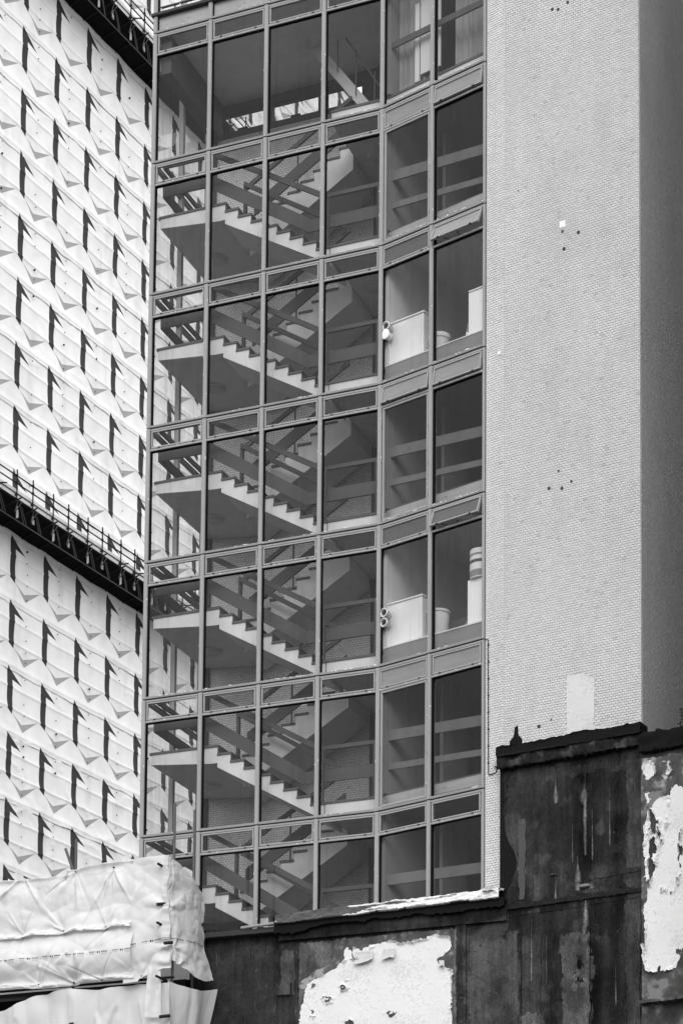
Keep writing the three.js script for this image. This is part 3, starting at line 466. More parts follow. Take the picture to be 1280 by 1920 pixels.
const bead = (u, v, cu, v1, v0, w, s) => { const q = (v - v0) / (v1 - v0); if (q < 0 || q > 1) return 0; const ww = w * (0.35 + 0.9 * vn(v * 5, cu, s)) * Math.sin(Math.PI * Math.min(1, q * 1.2 + 0.05) ** 0.7 * 0.95 + 0.1); const x = Math.abs(u - cu - 0.012 * (vn(v * 3, 1, s) - 0.5)) / Math.max(0.004, ww); return Math.max(0, 1 - x) * (0.4 + 0.8 * vn(u * 40, v * 22, s + 1)); };
const soft = (d, w = 0.03) => sstep(-w, w, d);
const patch = (u, v, a, b, y0, y1, s, rag = 0.1) => (0.55 + 0.45 * sstep(0.38, 0.55, fbm(u * 5, v * 3, s + 20, 4))) * soft(Math.min(u - a, b - u, (v - y0) * 0.8, (y1 - v) * 0.8) + 2 * rag * (fbm(u * 7, v * 4.5, s, 5) - 0.5) + 0.5 * rag * (vn(u * 32, v * 24, s + 9) - 0.5), 0.012);
const grain = (u, v, s) => 0.62 + 0.42 * vn(u * 70, v * 70, s) + 0.34 * (fbm(u * 26, v * 18, s + 1, 3) - 0.5) + 0.5 * (fbm(u * 22, v * 1.3, s + 2, 4) - 0.5);
const rightShade = (u, v) => {
  let c = 0.018 + 0.030 * fbm(u * 1.4, v * 1.0, 200, 5) + 0.05 * (fbm(u * 5, v * 0.35, 210, 4) - 0.5) + 0.03 * sstep(0.56, 0.7, fbm(u * 3.2, v * 2.6, 222, 5));
  const put = (k, w) => { c = lerp(c, k, w); };
  put(0.075, 0.8 * patch(u, v, 0.10, 0.36, 12.35, 13.75, 231, 0.16)); put(0.13, 0.95 * patch(u, v, 0.37, 0.49, 11.68, 13.1, 235, 0.05)); put(0.05, 0.7 * patch(u, v, 0.52, 0.66, 11.9, 13.2, 236, 0.08));
  put(0.095, 0.85 * patch(u, v, 2.42, 2.70, 12.0, 13.85, 233, 0.05)); put(0.06, 0.6 * patch(u, v, 0.2, 2.6, 13.72, 13.98, 239, 0.12));
  put(0.15, 0.9 * patch(u, v, 1.20, 1.76, 8.4, 10.95, 241, 0.10)); put(0.085, 0.85 * patch(u, v, 0.08, 0.36, 8.4, 11.15, 243, 0.08)); put(0.07, 0.7 * patch(u, v, 0.44, 0.82, 9.4, 11.0, 244, 0.06)); put(0.17, 0.8 * patch(u, v, 0.40, 0.84, 8.4, 9.62, 246, 0.12));
  put(0.08, 0.8 * patch(u, v, 2.40, 2.72, 8.4, 11.75, 247, 0.07)); put(0.012, 0.75 * patch(u, v, 1.84, 2.40, 10.8, 11.9, 248, 0.22)); put(0.014, 0.8 * patch(u, v, 0.0, 2.0, 11.42, 11.62, 249, 0.10));
  put(0.30, 0.8 * patch(u, v, 1.50, 1.70, 9.95, 10.15, 251, 0.16)); put(0.22, 0.6 * patch(u, v, 1.62, 1.72, 9.1, 10.6, 252, 0.12)); put(0.008, patch(u, v, 1.50, 1.60, 10.28, 10.52, 253, 0.10)); put(0.008, patch(u, v, 1.50, 1.62, 10.1, 10.24, 254, 0.10));
  for (const [cu, a, b, w, s] of [[1.08, 13.84, 13.30, 0.055, 1], [1.64, 13.8, 12.3, 0.055, 2], [1.62, 13.62, 13.2, 0.08, 12], [1.77, 13.1, 12.2, 0.022, 3], [1.08, 12.05, 11.5, 0.024, 4], [1.64, 11.78, 10.9, 0.09, 5], [0.62, 11.3, 10.2, 0.02, 6], [2.1, 13.2, 12.4, 0.016, 7], [1.4, 12.9, 12.2, 0.014, 8], [1.5, 12.3, 11.7, 0.09, 9], [0.9, 11.0, 10.1, 0.012, 10], [2.2, 10.3, 9.6, 0.02, 11]]) c += 0.26 * bead(u, v, cu, a, b, w, 260 + s);
  c += 0.12 * Math.exp(-(((Math.hypot((u - 1.63) * 0.8, (v - 11.72) * 1.6) - 0.10) / 0.03) ** 2)) * (v > 11.7 ? 1 : 0.2);
  const cr = Math.abs(v - 11.82 - 0.05 * (u - 1.6) - 0.03 * fbm(u * 7, 1, 271, 3)); if (u > 1.45) c *= 1 - 0.85 * (1 - sstep(0, 0.012, cr));
  const cr2 = Math.abs(v - 11.36 - 0.03 * fbm(u * 6, 2, 272, 3) - 0.02 * u); c *= 1 - 0.8 * (1 - sstep(0, 0.012, cr2));
  return Math.max(0.004, c * 0.82 * grain(u, v, 290) * (0.12 + 1.7 * fbm(u * 2.6, v * 2.2, 296, 6)));
};
const leftShade = (u, v) => {
  let c = 0.020 + 0.030 * fbm(u * 1.5, v * 1.2, 300, 5) + 0.055 * (fbm(u * 5, v * 0.3, 310, 4) - 0.5);
  const put = (k, w) => { c = lerp(c, k, w); };
  put(0.19 + 0.12 * (fbm(u * 3, v * 3, 321, 5) - 0.5), patch(u, v, 3.72, 6.76, 8.0, 11.26, 320, 0.06)); put(0.09 + 0.09 * (fbm(u * 4, v * 3, 331, 5) - 0.5), 0.85 * patch(u, v, 6.96, 7.8, 8.0, 11.0, 330, 0.14)); put(0.11, 0.8 * patch(u, v, 3.40, 3.68, 10.3, 11.15, 340, 0.05));
  put(0.045, 0.8 * patch(u, v, 1.0, 3.3, 8.0, 11.2, 342, 0.3)); put(0.016, 0.7 * patch(u, v, 3.3, 7.8, 11.3, 11.7, 343, 0.2));
  put(0.10, 0.5 * sstep(0.60, 0.72, fbm(u * 1.1, v * 2.6, 345, 5)) * (u > 6.9 ? 1 : 0.3));
  return Math.max(0.004, c * 0.9 * grain(u, v, 360) * (0.12 + 1.7 * fbm(u * 2.4, v * 2.2, 366, 6)));
};
const rubble = dataTex(512, 512, (u, v) => { const a = pfbm(u, v, 6, 131, 6), b = pfbm(u, v, 3, 141, 5); return 0.10 + 1.3 * sstep(0.45, 0.75, a) * sstep(0.35, 0.6, b) + 0.5 * a; });
const bumpTex = dataTex(512, 512, (u, v) => 0.35 * pfbm(u, v, 4, 91, 6) + 0.5 * pfbm(u, v, 16, 97, 4), false);
const rightMat = mat(1, 0.95, { map: wallTex(1000, 1280, RW.u0, RW.v0, RW.du, RW.dv, rightShade, 420), bumpMap: bumpTex, bumpScale: 0.02 });
const leftMat = mat(1, 0.95, { map: wallTex(1300, 700, LW.u0, LW.v0, LW.du, LW.dv, leftShade, 380), bumpMap: bumpTex, bumpScale: 0.02 });
const peel = mat(0.76, 0.75, { map: paintMap }), plaster = mat(0.24, 0.95, { map: mottle }), plasterPale = mat(0.30, 0.95, { map: rubble, bumpMap: bumpTex, bumpScale: 0.015 });
const roughBar = (L, H, D, seg, amp, seed) => { // bar along x with a broken, lumpy surface; front at z = D
  const n = Math.round(L / seg), m = 8;
  return gridSurf(n, m * 3, (a, b, i, j) => { const u = a * L, q = j / m; let y, z; if (q <= 1) { y = 0; z = q * D; } else if (q <= 2) { y = (q - 1) * H; z = D; } else { y = H; z = (3 - q) * D; }
    const f = amp * (fbm(u * 4 + seed, (y + z) * 9, seed, 4) - 0.5) * 2, e = amp * 0.8 * (vn(u * 21, (y - z) * 21 + seed, seed + 5) - 0.5) * 2; return { p: [u, y + (q > 1.02 || q < 0.98 ? e + f * 0.6 : 0), Math.max(0, z + (z > 0.02 ? f + e * 0.5 : 0))], uv: [u, y + z] }; });
};
{ // right-hand wall, once the neighbour's gable, carried on the tiled wall
  const R = thing('derelict_wall', 'stained dark remnant wall below the tiled gable, right of the glazing', 'wall', 'walls left standing at the foot of the tower', P6, -TA);
  part(R, 'wall', metreUV(box(0.03, 2.69, 0, 14.1, -0.05, 0.15), RW.u0, RW.v0, RW.du, RW.dv), rightMat);
  part(R, 'coping', roughBar(2.72, 0.30, 0.27, 0.02, 0.05, 3), mat(0.07, 0.9, { map: rubble, bumpMap: bumpTex, bumpScale: 0.03 }), new THREE.Matrix4().makeTranslation(0.0, 14.05, 0.0));
  part(R, 'bitumen_lip', coat(-0.02, 2.76, 14.2, 14.55, 0.016, (u, v) => Math.min(v - 14.24 - 0.02 * vn(u * 9, 1, 3), 14.40 + 0.05 * vn(u * 3, 2, 4) + 0.03 * vn(u * 16, 2, 5) - v, u, 2.74 - u), 0.31, 0.02), M.bitumen);
  part(R, 'bitumen_lip', coat(0.0, 0.6, 11.5, 14.2, 0.02, (u, v) => 0.05 + 0.04 * fbm(u, v * 2, 3, 3) - u + 0.27 * Math.exp(-(((v - 12.35) / 0.42) ** 2)) + 0.04 * (vn(u * 9, v * 9, 3) - 0.5), 0.006), M.bitumen, new THREE.Matrix4().makeTranslation(0, 0, 0.152));
  part(R, 'plaster_strip', coat(0.3, 0.56, 11.6, 13.1, 0.014, (u, v) => Math.min(u - 0.37, 0.50 - u, v - 11.65, 13.0 - v) + 0.09 * (fbm(u * 7, v * 5, 14, 4) - 0.5), 0.02), mat(0.085, 0.95, { map: mottle }), new THREE.Matrix4().makeTranslation(0, 0, 0.15));
  part(R, 'string_course', roughBar(2.66, 0.09, 0.045, 0.02, 0.025, 8), mat(0.022, 0.95, { map: mottle }), new THREE.Matrix4().makeTranslation(0.03, 11.52, 0.14));
  for (const [a, b, y0, y1, t] of [[0.15, 0.42, 8.5, 11.1, 0.05], [0.42, 0.80, 9.2, 11.0, 0.02], [1.2, 1.74, 8.4, 11.02, 0.05], [2.44, 2.67, 8.4, 11.4, 0.04]]) part(R, 'plaster_strip', metreUV(coat(a - 0.1, b + 0.1, y0 - 0.1, y1 + 0.1, 0.03, (u, v) => Math.min(u - a, b - u, v - y0, y1 - v) + 0.09 * (fbm(u * 6, v * 3, 60 + a * 10, 4) - 0.5), t), RW.u0, RW.v0, RW.du, RW.dv), rightMat, new THREE.Matrix4().makeTranslation(0, 0, 0.15));
  part(R, 'old_fixing', new THREE.SphereGeometry(0.06, 14, 8).scale(1, 0.22, 0.6).translate(1.05, 12.03, 0.17), plasterPale);
  part(R, 'old_fixing', new THREE.SphereGeometry(0.11, 14, 8).scale(1, 0.3, 0.5).translate(1.63, 11.75, 0.17), plaster);
  const Q = thing('derelict_wall', 'remnant wall with flaking white paint at the right edge', 'wall', 'walls left standing at the foot of the tower', [P6[0] + 2.69 * Math.cos(TA), 0, P6[2] + 2.69 * Math.sin(TA)], -TA);
  part(Q, 'wall', metreUV(box(0.0, 2, 0, 14.0, -0.4, 0.17), 0, 0, 1.7, 1.7), mat(0.19, 0.95, { map: rubble, bumpMap: bumpTex, bumpScale: 0.02 }));
  part(Q, 'coping', roughBar(1.95, 0.34, 0.62, 0.03, 0.04, 6), M.bitumen, new THREE.Matrix4().makeTranslation(0.0, 13.9, -0.35));
  const o = 2.69, pb = [[2.86, 12.98], [2.77, 12.68], [2.73, 12.41], [2.77, 12.06], [2.78, 11.78], [2.76, 11.54], [2.72, 11.03], [2.71, 10.37], [2.81, 10.12], [3.33, 10.1], [3.43, 10.46], [3.9, 10.5], [3.9, 13.1], [3.45, 13.2], [3.35, 13.27], [3.24, 13.24], [3.21, 13.1], [3.03, 13.1]].map(([a, b]) => [a - o, b]);
  const fl = [[[2.72, 13.75], [2.86, 13.80], [2.97, 13.72], [2.98, 13.5], [2.8, 13.44], [2.73, 13.55]], [[3.08, 13.75], [3.2, 13.7], [3.24, 13.5], [3.12, 13.35], [3.05, 13.5]], [[2.76, 13.2], [2.85, 13.25], [2.9, 13.1], [2.8, 13.02]]].map((l) => l.map(([a, b]) => [a - o, b]));
  part(Q, 'paint_coat', coat(-0.02, 1.2, 9.9, 13.9, 0.013, (u, v) => { let f = inside(pb, u, v); for (const l of fl) f = Math.max(f, inside(l, u, v)); f += 0.12 * (fbm(u * 6, v * 5, 20, 5) - 0.5) + 0.035 * (vn(u * 34, v * 34, 22) - 0.5); const n = fbm(u * 4.6 + 2, v * 2.0, 27, 6), hi = sstep(11.2, 13.2, v); return Math.min(f, (0.63 + 0.07 * (1 - hi) - n) * 0.9); }, 0.010, 0.05), peel, new THREE.Matrix4().makeTranslation(0, 0, 0.17));
  part(Q, 'plaster_strip', coat(-0.02, 1.3, 13.1, 13.9, 0.02, (u, v) => Math.min(u, 1.2 - u, 13.84 - v, v - 13.2) + 0.2 * (fbm(u * 4, v * 4, 33, 3) - 0.55), 0.004), plasterPale, new THREE.Matrix4().makeTranslation(0, 0, 0.17));
  part(Q, 'broken_ledge', roughBar(1.2, 0.05, 0.22, 0.03, 0.02, 12), plasterPale, new THREE.Matrix4().makeTranslation(0.03, 9.55, 0.15));
}
{ // left-hand wall under the glazing
  const Z = 0.95, L = thing('derelict_wall', 'dark remnant wall under the glazing with a large patch of white paint', 'wall', 'walls left standing at the foot of the tower', [0, 0, Z]);
  part(L, 'wall', metreUV(box(3.36, 7.72, 0, 11.66, -0.3, 0), LW.u0, LW.v0, LW.du, LW.dv), leftMat);
  part(L, 'wall', metreUV(box(-1.5, 3.36, 0, 11.52, -0.5, -0.12), LW.u0, LW.v0, LW.du, LW.dv), leftMat);
  // roof slab edge with flaking white paint, black felt under it
  const edge = gridSurf(260, 30, (a, b, i, j) => { const u = lerp(3.35, 7.62, a), q = b * 3, base = lerp(11.60, 11.70, a); let y, z; if (q < 1) { y = 0; z = -0.9 + q * 1.12; } else if (q < 2) { y = (q - 1) * 0.17; z = 0.22; } else { y = 0.17; z = 0.22 - (q - 2) * 1.12; }
    const n = 0.03 * (fbm(u * 3, b * 6, 401, 4) - 0.5) + 0.018 * (vn(u * 24, b * 40, 402) - 0.5), on = q > 0.9 && q < 2.1; const white = on && fbm(u * 2.6, b * 14, 405, 4) + 0.25 * sstep(4.4, 5.3, u) - 0.2 * sstep(5.2, 4.2, u) > 0.60; return { p: [u, base + y + (on ? n : 0), z + (on ? n * 1.3 + (white ? 0.012 : 0) : 0)], c: white ? 0.62 + 0.25 * vn(u * 30, b * 50, 3) : 0.03 + 0.12 * fbm(u * 9, b * 20, 409, 3) }; });
  part(L, 'slab_edge', edge, new THREE.MeshStandardMaterial({ vertexColors: true, color: grey(1), roughness: 0.9, side: THREE.DoubleSide }));
  part(L, 'slab_edge', roughBar(5.0, 0.10, 0.2, 0.03, 0.012, 21), mat(0.05, 0.9), new THREE.Matrix4().makeTranslation(-1.5, 11.50, -0.14));
  part(L, 'felt_lip', coat(3.3, 7.7, 11.3, 11.75, 0.018, (u, v) => Math.min(11.72 - v, v - 11.6 + 0.12 * sstep(4.6, 3.6, u) + 0.07 * fbm(u * 3, 1, 5, 3) + 0.04 * vn(u * 15, 1, 6)), 0.16), M.bitumen);
  part(L, 'loose_strip', tube([2.6, 11.63, 0.06], [3.34, 11.645, 0.12], 0.03), mat(0.3, 0.8));
  part(L, 'torn_corner', gridSurf(24, 12, (a, b) => ({ p: [7.32 + 0.34 * a, 11.80 + 0.16 * b * (1 - 0.5 * a) + 0.04 * vn(a * 6, b * 6, 3), 0.26 - 0.2 * b + 0.05 * Math.sin(a * 5)] })), mat(0.4, 0.8, { map: mottle }));
  part(L, 'pilaster', metreUV(box(3.36, 3.72, 8, 11.25, 0, 0.05), LW.u0, LW.v0, LW.du, LW.dv), leftMat);
  part(L, 'pilaster', metreUV(box(6.76, 6.95, 8, 11.4, 0, 0.05), LW.u0, LW.v0, LW.du, LW.dv), leftMat);
  part(L, 'bracket_box', metreUV(box(3.33, 3.62, 10.3, 10.52, 0.05, 0.12), LW.u0, LW.v0, LW.du, LW.dv), leftMat);
  part(L, 'wall_crown', metreUV(box(3.36, 7.7, 11.32, 11.6, 0, 0.07), LW.u0, LW.v0, LW.du, LW.dv), leftMat);
  const pa = [[3.75, 8.6], [3.76, 10.07], [3.92, 10.47], [4.16, 10.62], [4.45, 10.71], [4.62, 10.89], [4.68, 11.1], [4.85, 11.11], [4.94, 11.04], [5.26, 11.14], [5.61, 11.16], [5.78, 11.09], [5.95, 11.08], [6.15, 11.14], [6.4, 11.2], [6.66, 11.16], [6.67, 10.96], [6.52, 10.79], [6.38, 10.75], [6.46, 10.63], [6.69, 10.53], [6.66, 8.6]];
  part(L, 'paint_coat', coat(3.6, 6.85, 8.9, 11.3, 0.014, (u, v) => { let f = inside(pa, u, v) + 0.10 * (fbm(u * 6, v * 6, 50, 5) - 0.5) + 0.03 * (vn(u * 36, v * 36, 51) - 0.5); const n = fbm(u * 4.5, v * 4.5, 55, 4); for (const [cu, cv, r] of [[4.33, 10.17, 0.05], [4.62, 10.37, 0.04], [5.55, 9.82, 0.06], [4.72, 9.65, 0.09]]) f = Math.min(f, Math.hypot((u - cu) * 0.8, v - cv) - r * (0.5 + vn(u * 20, v * 20, 57))); return Math.min(f, (0.80 - n) * 1.2); }, 0.011, 0.055), peel);
  // plaster still hanging where the paint has sheared, and curled flaps of paint
  part(L, 'plaster_strip', coat(3.7, 6.8, 10.4, 11.32, 0.02, (u, v) => Math.min(inside(pa, u, v) + 0.16 + 0.2 * (fbm(u * 4, v * 4, 62, 3) - 0.5), 11.27 - v, u - 3.74, 6.72 - u), 0.005), plasterPale);
  for (const [cu, cv, w, h, t] of [[5.02, 11.0, 0.36, 0.20, 0.3], [5.50, 11.0, 0.24, 0.18, -0.1], [6.5, 10.72, 0.1, 0.13, 0.5], [4.3, 10.2, 0.07, 0.05, 0.3], [4.62, 10.39, 0.05, 0.04, 0.2], [5.55, 9.87, 0.06, 0.07, -0.3]])
    part(L, 'paint_flap', gridSurf(16, 10, (a, b) => ({ p: [cu + (a - 0.5) * w + 0.04 * (b - 0.5) * t, cv - b * h * (0.8 + 0.4 * vn(a * 3, cu, 5)) - 0.1 * t * a * h, 0.014 + 0.11 * b * b * (0.5 + h) + 0.012 * vn(a * 7, b * 5, cu * 9)] })), mat(0.55, 0.8, { map: paintMap }));
}
{ // weed rooted in the ledge at the right edge
  const p = [10.86, 14.24, 1.25], w = thing('weed', 'small dark weed growing from the black ledge at the right edge', 'plant', null, p), R = rng(41);
  part(w, 'stem', tube([0, 0, 0], [0.05, 0.42, 0.0], 0.006, 5), M.weed);
  for (let i = 0; i < 22; i++) { const h = 0.08 + 0.36 * R(), a = R() * 6.28, l = 0.03 + 0.05 * R(), c = Math.cos(a), s = Math.sin(a), x = 0.05 * h / 0.42; const g = new THREE.BufferGeometry(); g.setAttribute('position', new THREE.Float32BufferAttribute([x, h, 0, x + c * l * 0.5 - s * 0.012, h + 0.02, s * l * 0.5 + c * 0.012, x + c * l, h + 0.012, s * l, x, h, 0, x + c * l, h + 0.012, s * l, x + c * l * 0.5 + s * 0.012, h + 0.016, s * l * 0.5 - c * 0.012], 3)); g.computeVertexNormals(); part(w, 'leaf', g, M.weed); }
}
// ------------------------------------------------------------------ the taller neighbour across the narrow light well, just outside the frame on the right
{
  const N = thing('neighbour_block', 'dark tall block across the light well at the right edge', 'building', null, [12.45, 0, -1]);
  part(N, 'wall', box(0, 12, 0, 37, -6, 5.4), M.wallMid); part(N, 'roof', box(-0.1, 12.1, 37, 37.3, -6.1, 5.5), M.frameDark);
  part(N, 'link_wall', box(-2.1, 0, 0, 36, -1.5, -1.1), M.wallMid);
}
// ------------------------------------------------------------------ scaffold wrapped in white sheeting, lower left
{
  const X1 = 1.86, Z = 2.5, S = thing('sheeted_scaffold', 'scaffold wrapped in crumpled white plastic sheeting at the lower left', 'scaffold', null, [0, 0, 0]);
  const print = (() => { // faint line of marks printed along the film
    const W = 2048, H = 256, cv = document.createElement('canvas'); cv.width = W; cv.height = H; const c = cv.getContext('2d'); c.fillStyle = '#fff'; c.fillRect(0, 0, W, H); c.fillStyle = '#555'; const R = rng(6);
    for (let k = 0; k < 6; k++) { const x = k * W / 6 + 10; c.fillRect(x, 96, 22, 26); c.fillRect(x + 32, 100, 16, 18); c.fillRect(x + 40, 118, 5, 14); for (let i = 0; i < 9; i++) c.fillRect(x + 66 + i * 10, 98, 8, 15); c.fillStyle = '#aaa'; for (let l = 0; l < 3; l++) c.fillRect(x + 66, 122 + l * 11, 96 - l * 6, 4); c.fillStyle = '#777'; c.fillRect(x + 186, 104, 20, 5); c.fillRect(x + 188, 126, 16, 5); c.fillStyle = '#555'; for (let i = 0; i < 9; i++) c.fillRect(x + 226 + i * 9, 96, 7, 13); c.fillStyle = '#aaa'; for (let l = 0; l < 2; l++) c.fillRect(x + 232, 118 + l * 11, 74, 4); c.fillStyle = '#777'; c.fillRect(x + 316, 98, 9, 12); c.fillStyle = '#555'; }
    const t = new THREE.CanvasTexture(cv); t.colorSpace = THREE.SRGBColorSpace; t.wrapS = THREE.RepeatWrapping; t.wrapT = THREE.ClampToEdgeWrapping; return t; })();
  const film = (m) => new THREE.MeshPhysicalMaterial({ color: grey(0.70), map: m || null, roughness: 0.45, specularIntensity: 0.5, transmission: 0.22, thickness: 0, ior: 1.4, side: THREE.DoubleSide });
  const filmPrint = film(print), filmPlain = film();
  const ties = []; for (const [y, xs] of [[12.55, [-4.2, -3.1, -2.2, -1.1, -0.05, 0.75]], [11.47, [-4.0, -3.0, -2.0, -1.12, -0.27, 0.62]], [10.5, [-3.6, -2.6, -1.7, -0.75, -0.05, 0.52, 1.35]]]) for (const x of xs) ties.push([x, y]);
  const corner = [[1.78, 11.75], [1.83, 11.02]];
  const RC2 = rng(19), folds = [];
  for (const [tx, ty] of ties) for (let q = 0; q < 7; q++) { const dn = q < 2 || ty > 12.4 ? -1 : 1, an = dn * (Math.PI / 2 + (RC2() - 0.35) * 1.9), l = 0.25 + 0.75 * RC2(); folds.push([tx, ty, Math.cos(an) * l, Math.sin(an) * l, 0.012 + 0.03 * RC2(), (RC2() < 0.62 ? 1 : -1) * (0.010 + 0.022 * RC2())]); }
  for (let q = 0; q < 26; q++) { const x = -4.4 + 6 * RC2(), y = 10.6 + 1.9 * RC2(), an = (0.15 + 0.5 * RC2()) * Math.PI, l = 0.3 + 0.6 * RC2(); folds.push([x, y, -Math.cos(an) * l, -Math.sin(an) * l, 0.03 + 0.08 * RC2(), (RC2() < 0.5 ? 1 : -1) * (0.01 + 0.03 * RC2())]); }
  const crease = (x, y, list) => { let d = 0; for (const [ax, ay, bx, by, w, k] of list) { const L2 = bx * bx + by * by, t = ((x - ax) * bx + (y - ay) * by) / L2; if (t < -0.05 || t > 1) continue; const px = x - ax - t * bx, py = y - ay - t * by, dd = Math.hypot(px, py), ww = w * (0.35 + 1.1 * t), sg = px * by - py * bx > 0 ? 1 : -1; if (dd < 4 * ww) d += k * Math.exp(-((dd / ww) ** 2) * (sg > 0 ? 1 : 0.35)) * sstep(-0.05, 0.1, t) * (1 - sstep(0.5, 1, t)); } for (const [tx, ty] of ties) { const r2 = (x - tx) ** 2 + (y - ty) ** 2; if (r2 < 0.12) d -= 0.06 * Math.exp(-r2 * 40); } return d; };
  const topY = (x) => 12.58 + 0.035 * Math.sin(x * 2.1) + (x < -0.2 ? -0.05 : 0.04) - (x < -1.2 ? 0.05 * (-1.2 - x) : 0);
  // upper strip, the printed lower strip, the overlapping corner strip and the skirt below
  const front = (x, y) => crease(x, y, folds) + 0.13 * (fbm(x * 0.8 + y * 0.3, y * 0.9, 500, 3) - 0.5) + 0.02 * (fbm(x * 3 + y, y * 2.2, 501, 3) - 0.5) + 0.045 * fold2(x * 1.0 + y * 1.3, y * 1.5 - x * 0.5, 540) + 0.007 * fold2(x * 5 + y * 2, y * 5 - x * 3, 548);
  part(S, 'sheet', gridSurf(420, 110, (a, b) => { const x = lerp(-3.2, 1.15, a), y = lerp(11.44 + 0.03 * (vn(x * 2.4, 5, 507) - 0.5) - 0.04 * Math.abs(Math.sin(x * 3.6)), topY(x) + 0.02 * (vn(x * 5, 6, 508) - 0.5), b), puff = Math.exp(-((b / 0.06) ** 2)), roll = Math.exp(-(((b - 1) / 0.05) ** 2)); return { p: [x, y, Z + 0.02 + front(x, y) + 0.085 * puff * (0.25 + 1.1 * fbm(x * 9, b * 30, 503, 3)) + 0.04 * roll * (0.5 + vn(x * 5, 1, 504)) - 0.06 * (b > 0.99 ? 1 : 0)] }; }), filmPlain);
  part(S, 'sheet', gridSurf(420, 110, (a, b) => { const x = lerp(-3.2, 1.2, a), y = lerp(10.45 + 0.03 * Math.sin(x * 3), 11.5, b), roll = Math.exp(-(((b - 0.04) / 0.05) ** 2)), belly = 0.14 * Math.sin(Math.PI * Math.min(1, b * 1.05)) ** 1.5; return { p: [x, y, Z - 0.01 + front(x, y) + belly + 0.075 * roll * (0.3 + 1.0 * fbm(x * 8, b * 24, 505, 3))], uv: [x / 2.9, (y - 10.955) / 0.36 + 0.5] }; }), filmPrint);
  // corner strip wraps round the edge on to the return
  const returnBulge = (s, y) => 0.05 * Math.sin(Math.PI * Math.min(1, s)) + 0.20 * sstep(11.5, 10.6, y) * s + 0.012 * fold2(s * 7, y * 6, 549) + 0.06 * (fbm(s * 3, y * 2.4, 510, 3) - 0.5) + 0.07 * fold2(s * 1.5 + y * 0.7, y * 1.7 - s * 0.8, 545);
  const wrap = (q, y) => { // q metres along the strip from x = 1.0 round the corner
    const fx = X1 - 1.0; let x, z; if (q < fx - 0.06) { x = 1.0 + q; z = Z + 0.04 + front(x, y) * 0.8; } else { const s = Math.max(0, q - fx) / 1.35; x = X1 + returnBulge(s, y) + (q < fx + 0.06 ? -0.02 : 0); z = Z + 0.03 - Math.max(0, q - fx + 0.05); }
    let d = 0; [[fx - 0.02, 11.74], [fx + 0.06, 11.0], [fx + 0.1, 10.62]].forEach(([tq, ty], i) => { const dq = q - tq, dy = y - ty, r = Math.hypot(dq, dy) + 1e-3, an = Math.atan2(dy, dq), sp = Math.sin(an * (5 + i) + i); d += 0.035 * Math.abs(sp) ** 0.7 * Math.sign(sp) * Math.exp(-r * 2.4) * Math.min(1, r * 8); });
    const edgeRuffle = Math.exp(-(((q - fx) / 0.09) ** 2)) * 0.05 * (fbm(q * 6, y * 13, 515, 3) - 0.4); d += edgeRuffle;
    return q < fx ? [x, y, z + d] : [x + d, y, z + d * 0.4]; };
  part(S, 'corner_sheet', gridSurf(150, 120, (a, b) => { const q = a * 2.25, fx = 0.86, yt = q < fx ? 12.66 : 12.62 - 0.30 * sstep(0, 1.3, q - fx), yb = q < 0.3 ? 10.38 + 0.1 * q : q < fx ? 10.45 + 0.5 * (q - 0.3) * 0.6 : 10.78 - 0.22 * Math.sin(Math.min(1, (q - fx) / 1.35) * 2.6); return { p: wrap(q, lerp(yb, yt, b)), uv: [(q + 0.45) / 2.9, (lerp(yb, yt, b) - 11.02 - 0.12 * q) / 0.36 + 0.5] }; }), filmPrint);
  const skirtFolds = []; for (let q = 0; q < 22; q++) { const x = -4 + 6 * RC2(), y = 9.2 + 1.2 * RC2(); skirtFolds.push([x, y, (RC2() - 0.5) * 0.7, -0.4 - 0.6 * RC2(), 0.03 + 0.05 * RC2(), (RC2() < 0.5 ? 1 : -1) * 0.05 * RC2()]); }
  // skirt hanging below, gaping at the left so that the dark inside shows
  part(S, 'skirt_sheet', gridSurf(260, 50, (a, b) => { const x = lerp(-4.5, X1 + 0.02, a), gap = 0.30 * sstep(-0.55, -1.0, x) * (0.55 + 0.45 * Math.sin(x * 3.4 + 1)), yt = 10.40 - gap - 0.05 * Math.abs(Math.sin(x * 2.2 + 0.4)), y = lerp(8.0, yt, b); return { p: [x, y, Z - 0.10 + 0.10 * (fbm(x * 1.6, y * 0.5, 520, 3) - 0.5) + 0.05 * Math.sin(x * 7 + fbm(x, y, 521, 2) * 5) * (0.4 + 0.6 * b) + crease(x, y, skirtFolds) + 0.06 * fold2(x * 2.4 + y * 0.3, y * 0.7 - x * 0.4, 546) + 0.008 * fold2(x * 7, y * 4, 547)] }; }), filmPlain);
  part(S, 'skirt_sheet', gridSurf(80, 60, (a, b) => { const s = a * 1.45, y = lerp(8.0, 10.40 + 0.12 * a - 0.10 * Math.sin(a * 3.1), b); return { p: [X1 + 0.03 + 0.05 * s + 0.15 * sstep(9.4, 10.6, y) * a + 0.04 * fold2(s * 2.5, y * 0.9, 551) + 0.05 * Math.sin(s * 6 + y) + 0.05 * (fbm(s * 3, y * 1.4, 530, 3) - 0.5), y, Z - 0.02 - s] }; }), filmPlain);
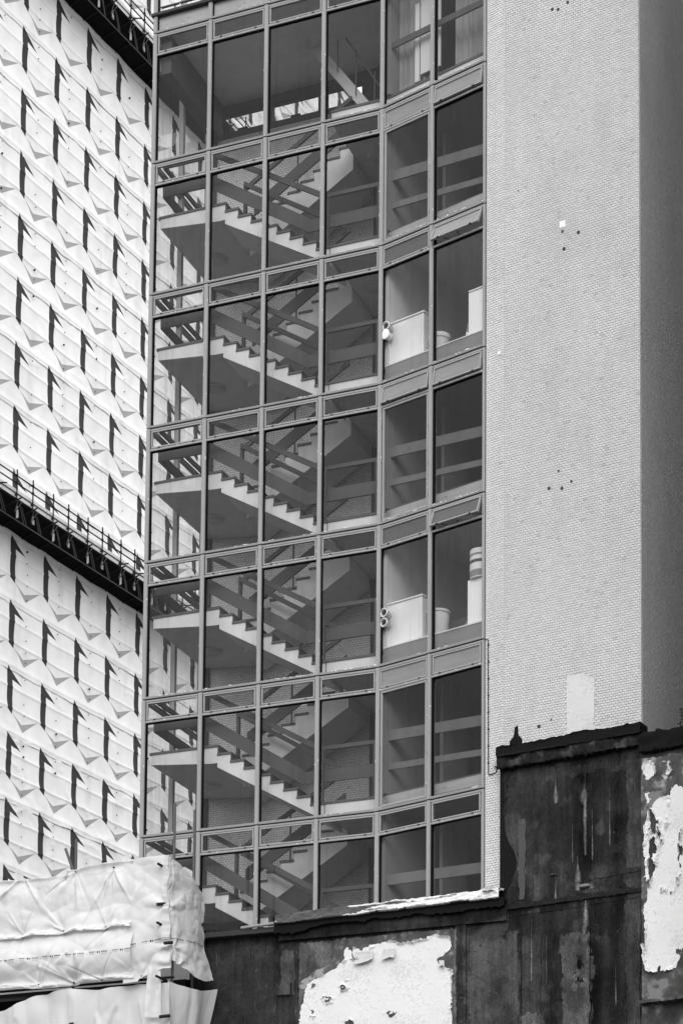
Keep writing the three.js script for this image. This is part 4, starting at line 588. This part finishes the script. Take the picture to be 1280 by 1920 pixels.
part(S, 'loose_tail', gridSurf(20, 40, (a, b) => ({ p: [1.52 + 0.22 * a + 0.10 * b * a - 0.03 * b, 10.62 - b * 0.9, Z + 0.09 + 0.05 * Math.sin(a * 5 + b * 2) + 0.02 * vn(a * 6, b * 9, 3)] })), filmPlain);
  // scaffold inside, with tube ends poking through
  const tubes = [[[1.80, 0, 2.2], [1.80, 13.72, 2.2]], [[1.70, 0, 1.18], [1.70, 13.9, 1.18]], [[-0.16, 0, 2.3], [-0.16, 13.22, 2.3]], [[-0.06, 12.3, 2.34], [-0.36, 13.06, 2.34]], [[-4.5, 0, 2.3], [-4.5, 12.3, 2.3]], [[-2.2, 0, 2.3], [-2.2, 12.3, 2.3]]];
  for (const [a, b] of tubes) part(S, 'tube', tube(a, b, 0.026, 10), M.tubeSteel);
  for (const y of [12.52, 11.45, 10.48, 9.5]) { part(S, 'tube', tube([-4.5, y, 2.34], [1.9, y, 2.34], 0.024), M.tubeDark); part(S, 'tube', tube([1.76, y - 0.06, 1.0], [1.76, y - 0.06, 2.75], 0.024), M.tubeDark); }
  for (const [x, y, z, dx] of [[1.72, 11.76, 2.62, -0.10], [1.90, 11.03, 2.66, -0.06], [2.02, 10.9, 1.35, 0.10], [1.80, 9.72, 2.60, -0.1], [-0.03, 9.72, 2.56, 0.03], [1.93, 11.73, 1.15, 0.12]]) part(S, 'tube_end', tube([x - dx, y + 0.03, z - 0.12], [x, y - 0.02, z + 0.06], 0.03, 10), M.rubber);
  part(S, 'deck', box(-4.5, 1.7, 10.3, 10.36, 1.1, 2.3), M.deckBoard);
  part(S, 'back_boards', box(-4.5, 1.6, 9.0, 10.7, 1.2, 1.25), M.black);
  ties.forEach(([x, y]) => part(S, 'tie', box(x - 0.012, x + 0.012, y - 0.012, y + 0.012, Z - 0.06, Z - 0.02 + front(x, y) + 0.07), M.rubber));
  part(S, 'inner_sheet', box(-4.5, 1.65, 10.7, 12.4, 1.18, 1.2), filmPlain);
}
renderer.render(scene, camera);
